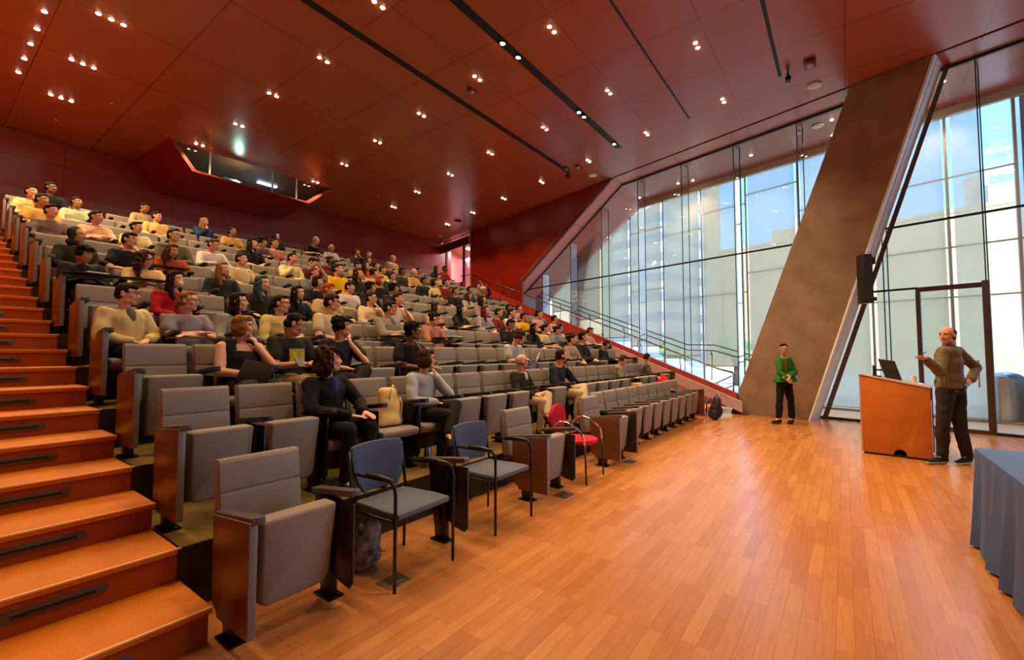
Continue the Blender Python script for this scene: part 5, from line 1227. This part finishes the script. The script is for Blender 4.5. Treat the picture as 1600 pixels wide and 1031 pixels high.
def bottle(x, y, z, lab):
    mb = MB(); mb.loft([(V3(0,0,0),V3(.035,0,0),V3(0,.035,0)),(V3(0,0,.17),V3(.035,0,0),V3(0,.035,0)),(V3(0,0,.20),V3(.018,0,0),V3(0,.018,0))]); o = build('bottle', mb, M['steel'], loc=(x,y,z), smooth='auto')
    mb = MB(); mb.loft([(V3(0,0,.20),V3(.02,0,0),V3(0,.02,0)),(V3(0,0,.235),V3(.02,0,0),V3(0,.02,0))]); build('cap', mb, M['black'], o, smooth='auto'); tag(o, lab, 'bottle')
bottle(3.12, 3.33, floor_z(2), 'steel drinks bottle on the carpet by the shoes of the woman in pale blue')

# ---------------------------------------------------------------- outside the facade
mb = MB(); mb.hexa([PL(AF+.6,-40,-.5),(90,-40,-.5),(90,60,-.5),PL(AF+.6,60,-.5)], [PL(AF+.6,-40,-.25),(90,-40,-.25),(90,60,-.25),PL(AF+.6,60,-.25)]); struct('street', mb, M['street'])
def bld(name, cx, cy, w, d, h, rz, m, lab, bands=0, roofbits=(), z0=-.3):
    r = empty(name, (cx, cy, z0), rz, label=lab, cat='building')
    mb = MB(); mb.box((-w/2,-d/2,0),(w/2,d/2,h)); build('wall', mb, m, r)
    if bands:
        mb = MB()
        for i in range(bands):
            z = h*(i+.45)/bands; mb.box((-w/2-.06,-d/2-.06,z),(w/2+.06,d/2+.06,z+h/bands*.4))
        build('window_band', mb, M['bandglass'], r)
    mb = MB(); mb.box((-w/2-.1,-d/2-.1,h),(w/2+.1,d/2+.1,h+.35)); build('parapet', mb, m, r)
    for a, b, c, d_, e in roofbits:
        mb = MB(); mb.box((a,b,h),(a+c,b+c,h+d_)); build('roof_unit', mb, M[e], r)
    return r
M['bandglass'] = mat('band_glass', '#6d7f8a', .15)
rg = math.atan2(1, K)-PI/2
bld('apartment_block', 62.5, -2.5, 10, 35, 14.3, rg, M['tan'], 'broad tan block with a stepped roof line across the street, right of the leaning column', 0, [(-4.5,-13.5,5,2.0,'tan'),(-4,-12,1.0,3.6,'greyb'),(-4.5,-9.5,1.5,3.0,'greyb'),(-4.8,3,5,1.6,'tan'),(-4.4,4.5,1.2,3.0,'greyb')])
bld('tower_block', 51.5, 16.9, 8, 7, 46, rg, M['greyb'], 'tall grey tower with horizontal window bands behind the middle bays', 22)
bld('slab_tower', 56, 13.0, 3, 2.4, 44, rg, M['tan'], 'narrow cream tower beside the banded grey tower', 0)
bld('apartment_block', 50, 29, 10, 14, 26, rg, M['tan'], 'cream block behind the upper bays of the facade', 0)
def tree(x, y, h, lab):
    r = empty('street_tree', (x, y, -.25), 0, label=lab, cat='tree')
    mb = MB(); mb.tube([(0,0,0),(.1,0,h*.4),(0,.1,h*.6)], .12); build('trunk', mb, mat('bark','#5b4a3a',.9) if 'bark' not in bpy.data.materials else bpy.data.materials['bark'], r, smooth=True)
    mb = MB(); rr = random.Random(int(x*10))
    for i in range(9): mb.ell((rr.uniform(-1,1)*h*.22, rr.uniform(-1,1)*h*.22, h*.68+rr.uniform(-1,1)*h*.18), (h*.16,h*.16,h*.14))
    me = remesh(mb, 'crown', .16, M['leaf'], 1, .22, 3.3); ob('crown', me, r)
for j, (x, y, h) in enumerate([(27,13.5,3.0),(29,9.0,2.8),(26,4.6,2.6),(30,21,3.4),(24,17.5,3.0)]):
    tree(x, y, h, f'green street tree seen below the screen shades, {ORD[j+1]} of the trees outside the facade')
def car(x, y, rz, m, lab):
    r = empty('parked_car', (x, y, -.25), rz, label=lab, cat='car')
    mb = MB(); mb.prism([(-2.1,.35),(-2.0,.85),(-1.2,.95),(-.7,1.4),(.8,1.42),(1.5,.98),(2.1,.85),(2.15,.35)], -.85, .85, 0, 'x'); 
    mb.v = [(b, a, c) if False else (p[1], p[0], p[2]) for p in mb.v for a, b, c in [p]]; build('body', mb, m, r, bevel=.06)
    for sx in (-1.3, 1.35):
        for sy in (-.86,.86):
            mb = MB(); mb.prism([(sx+.33*math.cos(t), .33+.33*math.sin(t)) for t in [2*PI*i/16 for i in range(16)]], sy-.1, sy+.1, 0, 'y'); build('wheel', mb, M['black'], r)
car(23, 7.5, rg+PI/2, M['white'], 'white car parked outside behind the lower shades of the middle bays')
